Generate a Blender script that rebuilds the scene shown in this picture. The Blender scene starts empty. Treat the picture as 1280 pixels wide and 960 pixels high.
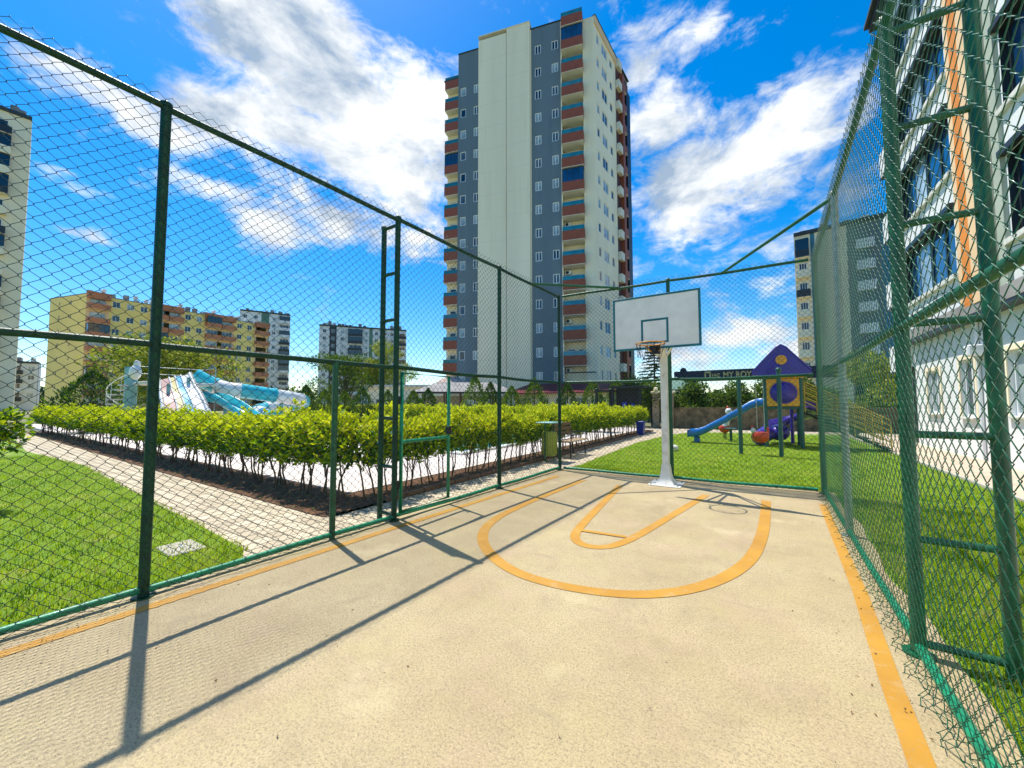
import bpy, math, random
import numpy as np
from mathutils import Vector, Matrix

rng = np.random.default_rng(7)
random.seed(7)
scene = bpy.context.scene
COL = scene.collection
R = math.radians
TAU = 2 * math.pi

# ------------------------------------------------------------------ materials
MATS = {}
def new_mat(name):
    m = bpy.data.materials.new(name); m.use_nodes = True
    nt = m.node_tree; nt.nodes.clear()
    return m, nt, nt.nodes, nt.links

def pm(name, col, rough=.6, metal=0., var=.12, scale=6., bump=0., bscale=60., spec=.5, col2=None, dirt=None, dirt_scale=1.5, coat=0., stretch=None):
    """Principled material with two octaves of object-space colour variation, optional stains and bump."""
    if name in MATS: return MATS[name]
    m, nt, N, L = new_mat(name)
    out = N.new('ShaderNodeOutputMaterial'); b = N.new('ShaderNodeBsdfPrincipled'); L.new(b.outputs[0], out.inputs[0])
    b.inputs['Roughness'].default_value = rough; b.inputs['Metallic'].default_value = metal
    b.inputs['Specular IOR Level'].default_value = spec; b.inputs['Coat Weight'].default_value = coat
    tc = N.new('ShaderNodeTexCoord'); vec = tc.outputs['Object']
    if stretch:
        mp = N.new('ShaderNodeMapping'); mp.inputs['Scale'].default_value = stretch; L.new(vec, mp.inputs[0]); vec = mp.outputs[0]
    n1 = N.new('ShaderNodeTexNoise'); n1.inputs['Scale'].default_value = scale; n1.inputs['Detail'].default_value = 5
    L.new(vec, n1.inputs[0])
    c1 = col; c2 = col2 or tuple(min(1, c * (1 - 1.6 * var)) for c in col); c1 = tuple(min(1, c * (1 + var)) for c in col) if not col2 else col
    rp = N.new('ShaderNodeValToRGB'); rp.color_ramp.elements[0].position = .33; rp.color_ramp.elements[1].position = .67
    rp.color_ramp.elements[0].color = (*c2, 1); rp.color_ramp.elements[1].color = (*c1, 1)
    L.new(n1.outputs[0], rp.inputs[0]); colout = rp.outputs[0]
    if dirt:
        n2 = N.new('ShaderNodeTexNoise'); n2.inputs['Scale'].default_value = dirt_scale; n2.inputs['Detail'].default_value = 8; n2.inputs['Roughness'].default_value = .7
        L.new(vec, n2.inputs[0])
        r2 = N.new('ShaderNodeValToRGB'); r2.color_ramp.elements[0].position = .52; r2.color_ramp.elements[1].position = .72
        r2.color_ramp.elements[0].color = (0, 0, 0, 1); r2.color_ramp.elements[1].color = (.7, .7, .7, 1); L.new(n2.outputs[0], r2.inputs[0])
        mx = N.new('ShaderNodeMix'); mx.data_type = 'RGBA'; L.new(r2.outputs[0], mx.inputs[0]); L.new(colout, mx.inputs[6]); mx.inputs[7].default_value = (*dirt, 1)
        colout = mx.outputs[2]
    L.new(colout, b.inputs['Base Color'])
    if bump:
        n3 = N.new('ShaderNodeTexNoise'); n3.inputs['Scale'].default_value = bscale; n3.inputs['Detail'].default_value = 4
        L.new(vec, n3.inputs[0]); bp = N.new('ShaderNodeBump'); bp.inputs['Strength'].default_value = bump; bp.inputs['Distance'].default_value = .01
        L.new(n3.outputs[0], bp.inputs['Height']); L.new(bp.outputs[0], b.inputs['Normal'])
    MATS[name] = m; return m

def leaf_mat(name, col, col2, trans=.4, rough=.42):
    if name in MATS: return MATS[name]
    m, nt, N, L = new_mat(name)
    out = N.new('ShaderNodeOutputMaterial'); b = N.new('ShaderNodeBsdfPrincipled'); t = N.new('ShaderNodeBsdfTranslucent'); mx = N.new('ShaderNodeMixShader')
    g = N.new('ShaderNodeNewGeometry'); rp = N.new('ShaderNodeValToRGB')
    rp.color_ramp.elements[0].color = (*col, 1); rp.color_ramp.elements[1].color = (*col2, 1)
    L.new(g.outputs['Random Per Island'], rp.inputs[0]); L.new(rp.outputs[0], b.inputs['Base Color']); L.new(rp.outputs[0], t.inputs[0])
    b.inputs['Roughness'].default_value = rough + .12; b.inputs['Specular IOR Level'].default_value = .28; mx.inputs[0].default_value = trans
    L.new(b.outputs[0], mx.inputs[1]); L.new(t.outputs[0], mx.inputs[2]); L.new(mx.outputs[0], out.inputs[0])
    MATS[name] = m; return m

def glass_mat(name, col, rough=.06, spec=.9, metal=0., var=.3, scale=.7):
    return pm(name, col, rough, metal, var, scale, 0, spec=spec)

M = {}
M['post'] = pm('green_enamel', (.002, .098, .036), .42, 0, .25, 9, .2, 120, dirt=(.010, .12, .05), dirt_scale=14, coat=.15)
M['post_backlit'] = pm('backlit_green_enamel', (.001, .050, .022), .45, 0, .25, 9, .2, 120, dirt=(.006, .07, .03), dirt_scale=14, spec=.35)  # post enamel again, with the left fence's backlit darkness put into the colour
M['rail'] = pm('green_rail_enamel', (.004, .25, .115), .40, 0, .2, 9, .2, 120, dirt=(.03, .24, .14), dirt_scale=14, coat=.15)
M['galv'] = pm('galvanised_steel', (.42, .46, .44), .42, .7, .2, 20, .1, 90)
M['wire'] = pm('coated_wire', (.012, .045, .045), .35, .1, .2, 3)  # coated wire, its colour darkened to look backlit
M['wire_bright'] = pm('sunlit_wire', (.006, .10, .045), .38, 0, .2, 3, spec=.35, coat=.12)  # same fence wire for the right side, sunlit tone painted into the colour
M['white_paint'] = pm('white_painted_steel', (.80, .78, .70), .4, 0, .06, 5, .1, 40, dirt=(.36, .24, .13), dirt_scale=6)
M['board'] = pm('white_board_paint', (.90, .86, .77), .45, 0, .05, 4, dirt=(.80, .75, .64), dirt_scale=3.2)
M['teal_paint'] = pm('teal_line_paint', (.01, .16, .19), .45, 0, .15, 10)
M['orange_steel'] = pm('orange_steel', (.75, .32, .03), .4, 0, .15, 30)
M['net'] = pm('black_net_cord', (.012, .012, .014), .8, 0, .3, 30)
M['chalk'] = pm('cream_wall_paint', (.97, .82, .57), .8, 0, .05, .25, .15, 8, dirt=(.82, .67, .44), dirt_scale=.9, stretch=(1, 1, .07))
M['cream'] = M['chalk']
M['greywall'] = pm('blue_grey_wall_paint', (.15, .195, .215), .75, 0, .10, .3, .1, 8, dirt=(.105, .15, .17), dirt_scale=.9, stretch=(1, 1, .07))
M['brown'] = pm('red_brown_cladding', (.31, .075, .028), .6, 0, .2, 3, stretch=(1, 1, 6))
M['darkbrown'] = pm('dark_brown_wall', (.10, .028, .022), .7, 0, .2, .6)
M['tealglass'] = glass_mat('teal_balcony_glass', (.015, .17, .21), .12)
M['blueglass'] = glass_mat('dark_blue_glazing', (.01, .05, .13), .07)
M['pane'] = glass_mat('window_pane', (.09, .12, .13), .07, var=.8, scale=.35)
M['pane_light'] = glass_mat('curtained_pane', (.42, .50, .50), .12, var=.5, scale=.4)
M['pane_dark'] = glass_mat('dark_window_pane', (.012, .018, .022), .05)
M['white_frame'] = pm('white_window_frame', (.80, .80, .77), .5, 0, .04, 3)
M['dark_frame'] = pm('dark_window_frame', (.018, .024, .028), .4, 0, .1, 3)
M['orange_trim'] = pm('orange_wall_paint', (.78, .25, .03), .7, 0, .1, 1)
M['soffit'] = pm('pale_soffit', (.74, .68, .55), .8, 0, .05, 1)
M['roof_dark'] = pm('dark_roof_edge', (.035, .045, .05), .6, 0, .2, 1)
M['roof_grey'] = pm('grey_roof', (.30, .28, .26), .8, 0, .15, 1)
M['maroon'] = pm('maroon_metal_roof', (.24, .018, .035), .45, 0, .15, 2)
M['yellow_wall'] = pm('yellow_wall_paint', (.97, .72, .22), .8, 0, .06, .15, dirt=(.82, .60, .22), dirt_scale=.12)
M['terracotta'] = pm('terracotta_wall_paint', (.50, .19, .09), .8, 0, .1, .2)
M['peach'] = pm('peach_wall_paint', (.86, .58, .32), .75, 0, .06, .8)
M['white_wall'] = pm('white_wall_paint', (.80, .80, .77), .75, 0, .03, .5, .12, 30, dirt=(.66, .65, .60), dirt_scale=.5)
M['blue_white_wall'] = pm('pale_wall_paint', (.72, .74, .72), .8, 0, .04, .4, dirt=(.6, .62, .6), dirt_scale=.3)
M['green_strip'] = pm('green_strip_paint', (.10, .22, .16), .7, 0, .1, .3)
M['bluestrip'] = pm('blue_cladding', (.05, .20, .27), .5, 0, .12, .3)
M['wood'] = pm('brown_wood', (.20, .10, .05), .6, 0, .25, 4, .3, 50, stretch=(1, 1, 8))
M['wood_light'] = pm('weathered_wood', (.42, .30, .18), .7, 0, .2, 4, .3, 50, stretch=(1, 8, 1))
M['dark_metal'] = pm('dark_metal', (.02, .022, .025), .45, .3, .2, 10)
M['bin_green'] = pm('yellow_green_bin_plastic', (.38, .42, .06), .5, 0, .1, 10)
M['bin_blue'] = pm('blue_bin_plastic', (.01, .03, .30), .4, 0, .1, 10)
M['purple'] = pm('purple_plastic', (.032, .008, .30), .35, 0, .12, 4, coat=.3)
M['play_blue'] = pm('blue_plastic', (.008, .16, .52), .3, 0, .1, 4, coat=.3)
M['play_yellow'] = pm('orange_yellow_plastic', (.80, .36, .025), .38, 0, .08, 4)
M['play_red'] = pm('red_plastic', (.62, .06, .02), .35, 0, .1, 6)
M['play_post'] = pm('dark_green_play_post', (.015, .10, .085), .4, 0, .15, 6)
M['yellow_rail'] = pm('yellow_rail_paint', (.62, .42, .05), .45, 0, .1, 6)
M['turq'] = pm('turquoise_fibreglass', (.04, .50, .56), .25, 0, .08, 1.5, coat=.4)
M['slide_white'] = pm('white_fibreglass', (.80, .78, .72), .3, 0, .05, 1.5, coat=.4)
M['slide_pink'] = pm('faded_pink_fibreglass', (.72, .44, .36), .35, 0, .08, 2)
M['slide_yellow'] = pm('faded_yellow_fibreglass', (.78, .66, .28), .35, 0, .08, 2)
M['slide_blue'] = pm('sky_blue_fibreglass', (.15, .52, .72), .3, 0, .08, 2)
M['column_teal'] = pm('pale_teal_column', (.22, .44, .42), .5, 0, .08, 2)
M['stone_wall'] = pm('brown_stone_wall', (.22, .15, .08), .85, 0, .35, 3, .5, 14, dirt=(.10, .09, .04), dirt_scale=1.2)
M['stone_pale'] = pm('pale_stone', (.70, .68, .60), .8, 0, .12, 8, .4, 20)
M['concrete'] = pm('kerb_concrete', (.46, .42, .34), .85, 0, .15, 6, .4, 60)
M['soil'] = pm('bark_soil', (.12, .052, .018), .95, 0, .5, 14, 1., 40, dirt=(.20, .11, .045), dirt_scale=9)
M['navy'] = pm('navy_sign_panel', (.006, .012, .035), .4, 0, .2, 1)
M['gold'] = pm('gold_lettering', (.95, .62, .20), .5, 0, .1, 3)
M['car_white'] = pm('white_car_paint', (.78, .79, .80), .25, 0, .02, 2, coat=.8)
M['rubber'] = pm('black_rubber', (.015, .015, .015), .8, 0, .2, 10)
M['bark'] = pm('tree_bark', (.12, .08, .05), .9, 0, .35, 12, .6, 30, stretch=(1, 1, .3))
M['stem'] = pm('hedge_stem', (.11, .075, .045), .85, 0, .3, 20)
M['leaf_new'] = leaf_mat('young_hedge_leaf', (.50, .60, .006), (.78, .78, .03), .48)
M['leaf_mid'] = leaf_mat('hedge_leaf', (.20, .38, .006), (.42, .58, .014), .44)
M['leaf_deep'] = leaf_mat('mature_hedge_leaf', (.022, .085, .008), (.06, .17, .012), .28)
M['needle'] = leaf_mat('conifer_spray', (.022, .075, .012), (.07, .15, .016), .2, .6)
M['needle_light'] = leaf_mat('bright_conifer_spray', (.13, .24, .016), (.26, .36, .02), .3, .6)
M['tree_leaf'] = leaf_mat('tree_leaf', (.09, .18, .012), (.22, .32, .02), .38)
M['tree_leaf_yellow'] = leaf_mat('yellow_green_tree_leaf', (.30, .36, .03), (.50, .50, .06), .4)
M['tree_leaf_dark'] = leaf_mat('dark_tree_leaf', (.014, .045, .012), (.045, .10, .018), .2)
M['petal'] = leaf_mat('pale_flower', (.72, .66, .46), (.82, .78, .62), .3)
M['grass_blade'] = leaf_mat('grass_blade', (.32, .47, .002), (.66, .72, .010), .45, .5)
M['grass_deep'] = leaf_mat('deep_green_grass_blade', (.08, .19, .004), (.18, .32, .006), .35, .5)  # deeper green blades, mixed in by noise patches
M['grass_dry'] = leaf_mat('dry_grass_blade', (.40, .38, .07), (.62, .54, .20), .3, .6)

# ------------------------------------------------------------------ object helpers
def wloc(o):
    v = Vector((0, 0, 0))
    while o is not None: v = v + o.location; o = o.parent
    return v

def tag(o, label=None, cat=None, group=None, kind=None):
    if label: o['label'] = label
    if cat: o['category'] = cat
    if group: o['group'] = group
    if kind: o['kind'] = kind
    return o

def thing(name, loc, label, cat, group=None, rotz=0.):
    o = bpy.data.objects.new(name, None); COL.objects.link(o)
    o.empty_display_size = .2; o.location = loc; o.rotation_euler = (0, 0, rotz)
    return tag(o, label, cat, group)

def link(name, me, parent=None, loc=(0, 0, 0), rotz=0.):
    o = bpy.data.objects.new(name, me); COL.objects.link(o); o.parent = parent; o.location = loc; o.rotation_euler = (0, 0, rotz)
    return o

def copy_tree(o, parent=None):
    c = o.copy(); COL.objects.link(c); c.parent = parent
    for ch in list(o.children): copy_tree(ch, c)
    return c

def np_mesh(name, V, F, mats, mi=None, smooth=False):
    """V (n,3) array, F (m,k) array of equal sized faces."""
    me = bpy.data.meshes.new(name); V = np.asarray(V, np.float32); F = np.asarray(F, np.int32)
    me.vertices.add(len(V)); me.vertices.foreach_set('co', V.ravel())
    k = F.shape[1]; me.loops.add(F.size); me.loops.foreach_set('vertex_index', F.ravel())
    me.polygons.add(len(F)); me.polygons.foreach_set('loop_start', np.arange(0, F.size, k, dtype=np.int32))
    if mi is not None: me.polygons.foreach_set('material_index', np.asarray(mi, np.int32))
    if smooth: me.polygons.foreach_set('use_smooth', np.ones(len(F), bool))
    for m in mats: me.materials.append(m)
    me.update(calc_edges=True); me.validate()
    return me

class MB:
    def __init__(s): s.v = []; s.f = []; s.m = []; s.sm = []; s.mats = []
    def mi(s, mat):
        if mat not in s.mats: s.mats.append(mat)
        return s.mats.index(mat)
    def add(s, vs, fs, mat, smooth=False):
        b = len(s.v); s.v += [tuple(v) for v in vs]; k = s.mi(mat)
        for f in fs: s.f.append([b + i for i in f]); s.m.append(k); s.sm.append(smooth)
    def box(s, x0, y0, z0, x1, y1, z1, mat, bev=0.):
        if bev <= 0:
            vs = [(x, y, z) for z in (z0, z1) for y in (y0, y1) for x in (x0, x1)]
            s.add(vs, [(0, 2, 3, 1), (4, 5, 7, 6), (0, 1, 5, 4), (2, 6, 7, 3), (0, 4, 6, 2), (1, 3, 7, 5)], mat); return
        b = min(bev, (x1 - x0) / 3, (y1 - y0) / 3, (z1 - z0) / 3)
        rings = []
        for z, i in ((z0, b), (z0 + b, 0), (z1 - b, 0), (z1, b)):
            X0, X1, Y0, Y1 = x0 + i, x1 - i, y0 + i, y1 - i
            rings.append([(X0 + b, Y0, z), (X1 - b, Y0, z), (X1, Y0 + b, z), (X1, Y1 - b, z), (X1 - b, Y1, z), (X0 + b, Y1, z), (X0, Y1 - b, z), (X0, Y0 + b, z)])
        vs = sum(rings, []); fs = [tuple(range(7, -1, -1)), tuple(range(24, 32))]
        for r in range(3):
            for i in range(8): fs.append((r * 8 + i, r * 8 + (i + 1) % 8, r * 8 + 8 + (i + 1) % 8, r * 8 + 8 + i))
        s.add(vs, fs, mat)
    def obox(s, o, u, n, u0, u1, d0, d1, z0, z1, mat):
        """box in a facade frame: along u, outward n."""
        o = Vector((o[0], o[1], 0)); U = Vector((u[0], u[1], 0)); Nn = Vector((n[0], n[1], 0))
        vs = [o + U * a + Nn * d + Vector((0, 0, z)) for z in (z0, z1) for d in (d1, d0) for a in (u0, u1)]
        s.add(vs, [(0, 2, 3, 1), (4, 5, 7, 6), (0, 1, 5, 4), (2, 6, 7, 3), (0, 4, 6, 2), (1, 3, 7, 5)], mat)
    def tube(s, pts, r, mat, n=10, caps=True, closed=False):
        pts = [Vector(p) for p in pts]; L = len(pts); rs = r if isinstance(r, (list, tuple)) else [r] * L
        vs = []; fs = []; ref = None
        for i, p in enumerate(pts):
            if closed: t = pts[(i + 1) % L] - pts[i - 1]
            else: t = pts[min(i + 1, L - 1)] - pts[max(i - 1, 0)]
            t.normalize()
            if ref is None:
                ref = Vector((0, 0, 1)) if abs(t.z) < .9 else Vector((1, 0, 0))
            a = (ref - t * ref.dot(t)).normalized(); b = t.cross(a); ref = a
            for k in range(n):
                w = TAU * k / n; vs.append(p + (a * math.cos(w) + b * math.sin(w)) * rs[i])
        for i in range(L if closed else L - 1):
            j = (i + 1) % L
            for k in range(n): fs.append((i * n + k, i * n + (k + 1) % n, j * n + (k + 1) % n, j * n + k))
        s.add(vs, fs, mat, True)
        if caps and not closed:
            s.add(vs[:n], [tuple(range(n - 1, -1, -1))], mat); s.add(vs[-n:], [tuple(range(n))], mat)
    def strip(s, L1, L2, mat, smooth=False):
        n = len(L1); s.add(list(L1) + list(L2), [(i, i + 1, n + i + 1, n + i) for i in range(n - 1)], mat, smooth)
    def disc(s, c, r, axis_n, mat, th=.03, n=24):
        a = Vector(axis_n).normalized(); s.tube([Vector(c), Vector(c) + a * th], r, mat, n)
    def ell(s, c, rx, ry, rz, mat, nu=14, nv=9, jit=0.):
        vs = []; fs = []
        for i in range(nv + 1):
            th = math.pi * i / nv
            for k in range(nu):
                ph = TAU * k / nu; q = 1 + jit * random.uniform(-1, 1) * (0 < i < nv)
                vs.append((c[0] + rx * q * math.sin(th) * math.cos(ph), c[1] + ry * q * math.sin(th) * math.sin(ph), c[2] + rz * q * math.cos(th)))
        for i in range(nv):
            for k in range(nu): fs.append((i * nu + k, (i + 1) * nu + k, (i + 1) * nu + (k + 1) % nu, i * nu + (k + 1) % nu))
        s.add(vs, fs, mat, True)
    def mesh(s, name, off=(0, 0, 0)):
        me = bpy.data.meshes.new(name); ox, oy, oz = off
        me.from_pydata([(x - ox, y - oy, z - oz) for x, y, z in s.v], [], s.f)
        me.polygons.foreach_set('material_index', s.m); me.polygons.foreach_set('use_smooth', s.sm)
        for m in s.mats: me.materials.append(m)
        me.update(); return me
    def build(s, name, parent=None, local=False):
        """verts are world coordinates (local=True: parent's coordinates)."""
        off = (0, 0, 0) if (local or parent is None) else tuple(wloc(parent))
        return link(name, s.mesh(name, off), parent)

def structure(name, mb): return tag(mb.build(name), kind='structure')

# ------------------------------------------------------------------ camera, sun, sky
cam = bpy.data.cameras.new('camera'); co = bpy.data.objects.new('camera', cam); COL.objects.link(co)
r_, u_, b_ = Vector((.83997, .54264, -.00143)), Vector((.02928, -.04269, .99866)), Vector((.54185, -.83888, -.05175))
mw = Matrix((r_, u_, b_)).transposed().to_4x4(); mw.translation = Vector((0, 0, 1.5)); co.matrix_world = mw
cam.sensor_width = 36; cam.lens = 13.377; cam.clip_start = .05; cam.clip_end = 6000
scene.camera = co
SUN = Vector((-.431, .110, 1.)).normalized()
sl = bpy.data.lights.new('sun', 'SUN'); sl.energy = 3.7; sl.angle = R(.42); sl.color = (1., .955, .87)
so = bpy.data.objects.new('sun', sl); COL.objects.link(so); so.rotation_euler = SUN.to_track_quat('Z', 'Y').to_euler()
so.location = (-20, 10, 60)

CLOUDS = [
    (-0.691, 0.289, 0.663, 3.88, 5.88, 1.48, -12.35, 2.36, -13.89, 1),
    (-0.678, 0.382, 0.628, 2.33, 5.64, -0.92, -6.36, -1.03, -6.25, 1),
    (-0.774, 0.33, 0.54, 3.52, 4.25, 2.45, -7.83, 7.75, -15.96, 1),
    (-0.66, 0.495, 0.564, 3.5, 5.41, -0.65, -5.1, 0.44, -6.36, 1.1),
    (-0.825, 0.248, 0.508, 4.68, 10.87, 2.28, -15.26, 1.25, -25.38, 0.7),
    (-0.577, 0.575, 0.58, 7.2, 6.25, 0.96, -2.5, 2.59, -5.05, 0.9),
    (-0.578, 0.507, 0.64, 9.11, 8.24, 1.69, -8.7, 8.04, -14.23, 0.7),
    (-0.854, 0.172, 0.492, 1.6, 10.25, -0.8, -12.22, -3.94, -19.85, 0.75),
    (-0.865, 0.277, 0.418, 5.06, 11.72, 2.72, -20.21, 4.5, -44.87, 0.6),
    (-0.841, 0.396, 0.368, 7.35, 13.86, 1.89, -10.76, 3.39, -28.24, 0.75),
    (-0.732, 0.553, 0.398, 3.59, 4.88, -0.18, -7.04, 1.98, -15.71, 0.6),
    (-0.929, 0.117, 0.352, 4.46, 24.46, 3.61, -27.88, -2.37, -72.77, 0.45),
    (-0.948, 0.141, 0.286, 4.2, 23.0, 2.6, -26.94, -1.16, -88.85, 0.5),
    (-0.923, 0.103, 0.37, 9.25, 32.6, 13.99, -37.64, 8.56, -96.41, 0.4),
    (-0.144, 0.797, 0.586, 13.62, 4.54, -2.82, -2.54, 11.25, -15.92, 0.75),
    (-0.056, 0.741, 0.669, 17.14, 1.82, -0.57, 9.34, 23.18, -24.87, 0.55),
    (-0.001, 0.75, 0.661, 11.09, -0.01, 0.03, 9.15, 15.81, -17.92, 0.45),
    (0.062, 0.859, 0.508, 5.23, -1.64, 2.13, 5.01, 4.17, -7.66, 1.0),
    (-0.083, 0.885, 0.459, 5.54, -0.07, 1.15, 3.6, 5.2, -9.38, 0.95),
    (0.128, 0.904, 0.409, 10.53, -3.02, 3.4, 3.8, 3.16, -8.17, 0.8),
    (0.131, 0.799, 0.587, 9.15, -4.77, 4.44, 10.85, 7.96, -13.25, 0.6),
    (0.026, 0.956, 0.294, 12.14, 0.39, -2.35, -0.15, 1.93, -6.25, 0.35),
    (-0.022, 0.988, 0.15, 7.92, 0.19, -0.1, 0.78, 4.22, -27.68, 0.95),
    (-0.154, 0.982, 0.104, 7.45, 1.21, -0.36, -0.9, 2.35, -23.52, 0.9),
    (0.05, 0.993, 0.109, 10.95, -0.45, -0.88, -0.58, 2.49, -22.38, 0.8),
    (-0.178, 0.746, 0.642, 30.03, 11.97, -5.58, -4.39, 15.81, -19.6, 0.4),
    (0.08, 0.914, 0.397, 7.77, -1.05, 0.85, 2.91, 3.85, -9.46, 0.5),
    (-0.392, 0.553, 0.735, 9.17, 6.19, 0.23, -19.3, 27.33, -30.88, 0.35),
    (-0.432, 0.899, 0.072, 2.29, 1.1, -0.03, -1.31, 2.1, -34.15, 0.3),
    (-0.996, 0.08, 0.045, 0.42, 5.09, 0.29, -2.35, 2.44, -55.71, 0.3),
    (-0.913, -0.046, 0.406, -0.6, 15.32, 0.39, -6.57, -2.49, -15.04, 0.7),
    (0.458, 0.821, 0.34, 8.88, -2.68, -5.47, 1.08, 2.82, -8.24, 0.8),
    (-0.303, 0.471, 0.828, 1.66, 1.07, -0.0, -9.23, 14.26, -11.49, 0.4),
]

W = bpy.data.worlds.new('World'); scene.world = W; W.use_nodes = True
nt = W.node_tree; N = nt.nodes; L = nt.links; N.clear()
wo = N.new('ShaderNodeOutputWorld'); bg = N.new('ShaderNodeBackground'); L.new(bg.outputs[0], wo.inputs[0])
bg.inputs[1].default_value = .15
sky = N.new('ShaderNodeTexSky'); sky.sky_type = 'NISHITA'; sky.sun_disc = False; sky.sun_elevation = math.asin(SUN.z)
sky.sun_rotation = math.atan2(SUN.x, SUN.y); sky.ozone_density = 3.0; sky.dust_density = .3; sky.air_density = 1.
hs = N.new('ShaderNodeHueSaturation'); hs.inputs['Saturation'].default_value = 1.5; hs.inputs['Value'].default_value = .86; L.new(sky.outputs[0], hs.inputs['Color'])
def vm(op, a, b):
    n = N.new('ShaderNodeVectorMath'); n.operation = op
    for i, x in enumerate((a, b)):
        if isinstance(x, tuple): n.inputs[i].default_value = x
        elif x is not None: L.new(x, n.inputs[i])
    return n.outputs['Value'] if op == 'DOT_PRODUCT' else n.outputs[0]
def ma(op, a, b=None, c=None, clamp=False):
    n = N.new('ShaderNodeMath'); n.operation = op; n.use_clamp = clamp
    for i, x in enumerate((a, b, c)):
        if isinstance(x, (int, float)): n.inputs[i].default_value = x
        elif x is not None: L.new(x, n.inputs[i])
    return n.outputs[0]
tc = N.new('ShaderNodeTexCoord'); D = tc.outputs['Generated']
sep = N.new('ShaderNodeSeparateXYZ'); L.new(D, sep.inputs[0]); dz = ma('MAXIMUM', sep.outputs[2], 0.)
den = ma('ADD', dz, .22); px = ma('DIVIDE', sep.outputs[0], den); py = ma('DIVIDE', sep.outputs[1], den)
cmb = N.new('ShaderNodeVectorMath'); cmb.operation = 'MULTIPLY'; L.new(D, cmb.inputs[0]); cmb.inputs[1].default_value = (1., 1., 1.9)
def noise(scale, detail, rough, off=0., dist=0.):
    mp = N.new('ShaderNodeMapping'); L.new(cmb.outputs[0], mp.inputs[0]); mp.inputs['Location'].default_value = (off, off * .7, off * .3)
    n = N.new('ShaderNodeTexNoise'); L.new(mp.outputs[0], n.inputs[0]); n.inputs['Scale'].default_value = scale
    n.inputs['Detail'].default_value = detail; n.inputs['Roughness'].default_value = rough; n.inputs['Distortion'].default_value = dist
    return n.outputs[0]
mask = None
for c in CLOUDS:
    w = ma('MAXIMUM', vm('DOT_PRODUCT', D, c[0:3]), .02)
    a = ma('DIVIDE', vm('DOT_PRODUCT', D, c[3:6]), w); b = ma('DIVIDE', vm('DOT_PRODUCT', D, c[6:9]), w)
    r2 = ma('ADD', ma('MULTIPLY', a, a), ma('MULTIPLY', b, b))
    g = ma('MULTIPLY', ma('EXPONENT', ma('MULTIPLY', r2, -.9)), c[9])
    mask = g if mask is None else ma('MAXIMUM', mask, ma('MULTIPLY_ADD', mask, .5, g)) if False else ma('MAXIMUM', mask, g)
n1 = noise(3.2, 12, .62, 3.1, .35); n2 = noise(11., 9, .66, 9.7, .5)
cov = ma('ADD', mask, ma('MULTIPLY_ADD', n1, 2.6, -1.3)); cov = ma('ADD', cov, ma('MULTIPLY_ADD', n2, 1.7, -.85))
mr = N.new('ShaderNodeMapRange'); mr.interpolation_type = 'SMOOTHSTEP'; L.new(cov, mr.inputs[0]); mr.inputs[1].default_value = .17; mr.inputs[2].default_value = .86
shade = N.new('ShaderNodeValToRGB'); shade.color_ramp.elements[0].position = .36; shade.color_ramp.elements[1].position = .58
shade.color_ramp.elements[0].color = (.34, .45, .60, 1); shade.color_ramp.elements[1].color = (.98, 1.0, 1.0, 1)
L.new(noise(5.5, 10, .62, 23., .3), shade.inputs[0])
cl = N.new('ShaderNodeVectorMath'); cl.operation = 'SCALE'; L.new(shade.outputs[0], cl.inputs[0]); cl.inputs['Scale'].default_value = 4.6
mxw = N.new('ShaderNodeMix'); mxw.data_type = 'RGBA'; L.new(mr.outputs[0], mxw.inputs[0]); L.new(hs.outputs[0], mxw.inputs[6]); L.new(cl.outputs[0], mxw.inputs[7])
L.new(mxw.outputs[2], bg.inputs[0])
scene.view_settings.view_transform = 'Standard'; scene.view_settings.look = 'None'; scene.view_settings.gamma = 1; scene.view_settings.exposure = .72
scene.view_settings.use_curve_mapping = False
scene.cycles.max_bounces = 6; scene.cycles.diffuse_bounces = 3; scene.cycles.glossy_bounces = 2; scene.cycles.transmission_bounces = 3
# ------------------------------------------------------------------ ground, court, paths
def sheet(name, poly, z, mat, thick=None):
    mb = MB(); n = len(poly)
    if thick is None: mb.add([(x, y, z) for x, y in poly], [tuple(range(n))], mat)
    else:
        mb.add([(x, y, z) for x, y in poly] + [(x, y, z - thick) for x, y in poly], [tuple(range(n))] + [(i, i + n, (i + 1) % n + n, (i + 1) % n) for i in range(n)], mat)
    return structure(name, mb)

# court concrete: speckled, stained, with hairline cracks
m, nt, N, L = new_mat('court_concrete')
out = N.new('ShaderNodeOutputMaterial'); b = N.new('ShaderNodeBsdfPrincipled'); L.new(b.outputs[0], out.inputs[0]); tc = N.new('ShaderNodeTexCoord'); V = tc.outputs['Object']
def nz(scale, detail=5, rough=.5, dist=0.):
    n = N.new('ShaderNodeTexNoise'); n.inputs['Scale'].default_value = scale; n.inputs['Detail'].default_value = detail; n.inputs['Roughness'].default_value = rough
    n.inputs['Distortion'].default_value = dist; L.new(V, n.inputs[0]); return n.outputs[0]
def ramp(src, p0, c0, p1, c1):
    r = N.new('ShaderNodeValToRGB'); e = r.color_ramp.elements; e[0].position = p0; e[1].position = p1; e[0].color = (*c0, 1); e[1].color = (*c1, 1); L.new(src, r.inputs[0]); return r.outputs[0]
def mix(f, a, c, mode='MIX'):
    n = N.new('ShaderNodeMix'); n.data_type = 'RGBA'; n.blend_type = mode
    for i, x in ((0, f), (6, a), (7, c)):
        if isinstance(x, (int, float)): n.inputs[i].default_value = x
        elif isinstance(x, tuple): n.inputs[i].default_value = (*x, 1)
        else: L.new(x, n.inputs[i])
    return n.outputs[2]
base = ramp(nz(.9, 8, .65), .35, (.385, .292, .150), .68, (.51, .405, .225))
base = mix(ramp(nz(3.2, 8, .7, .6), .52, (0, 0, 0), .75, (.6, .6, .6)), base, (.29, .22, .125))
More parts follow.
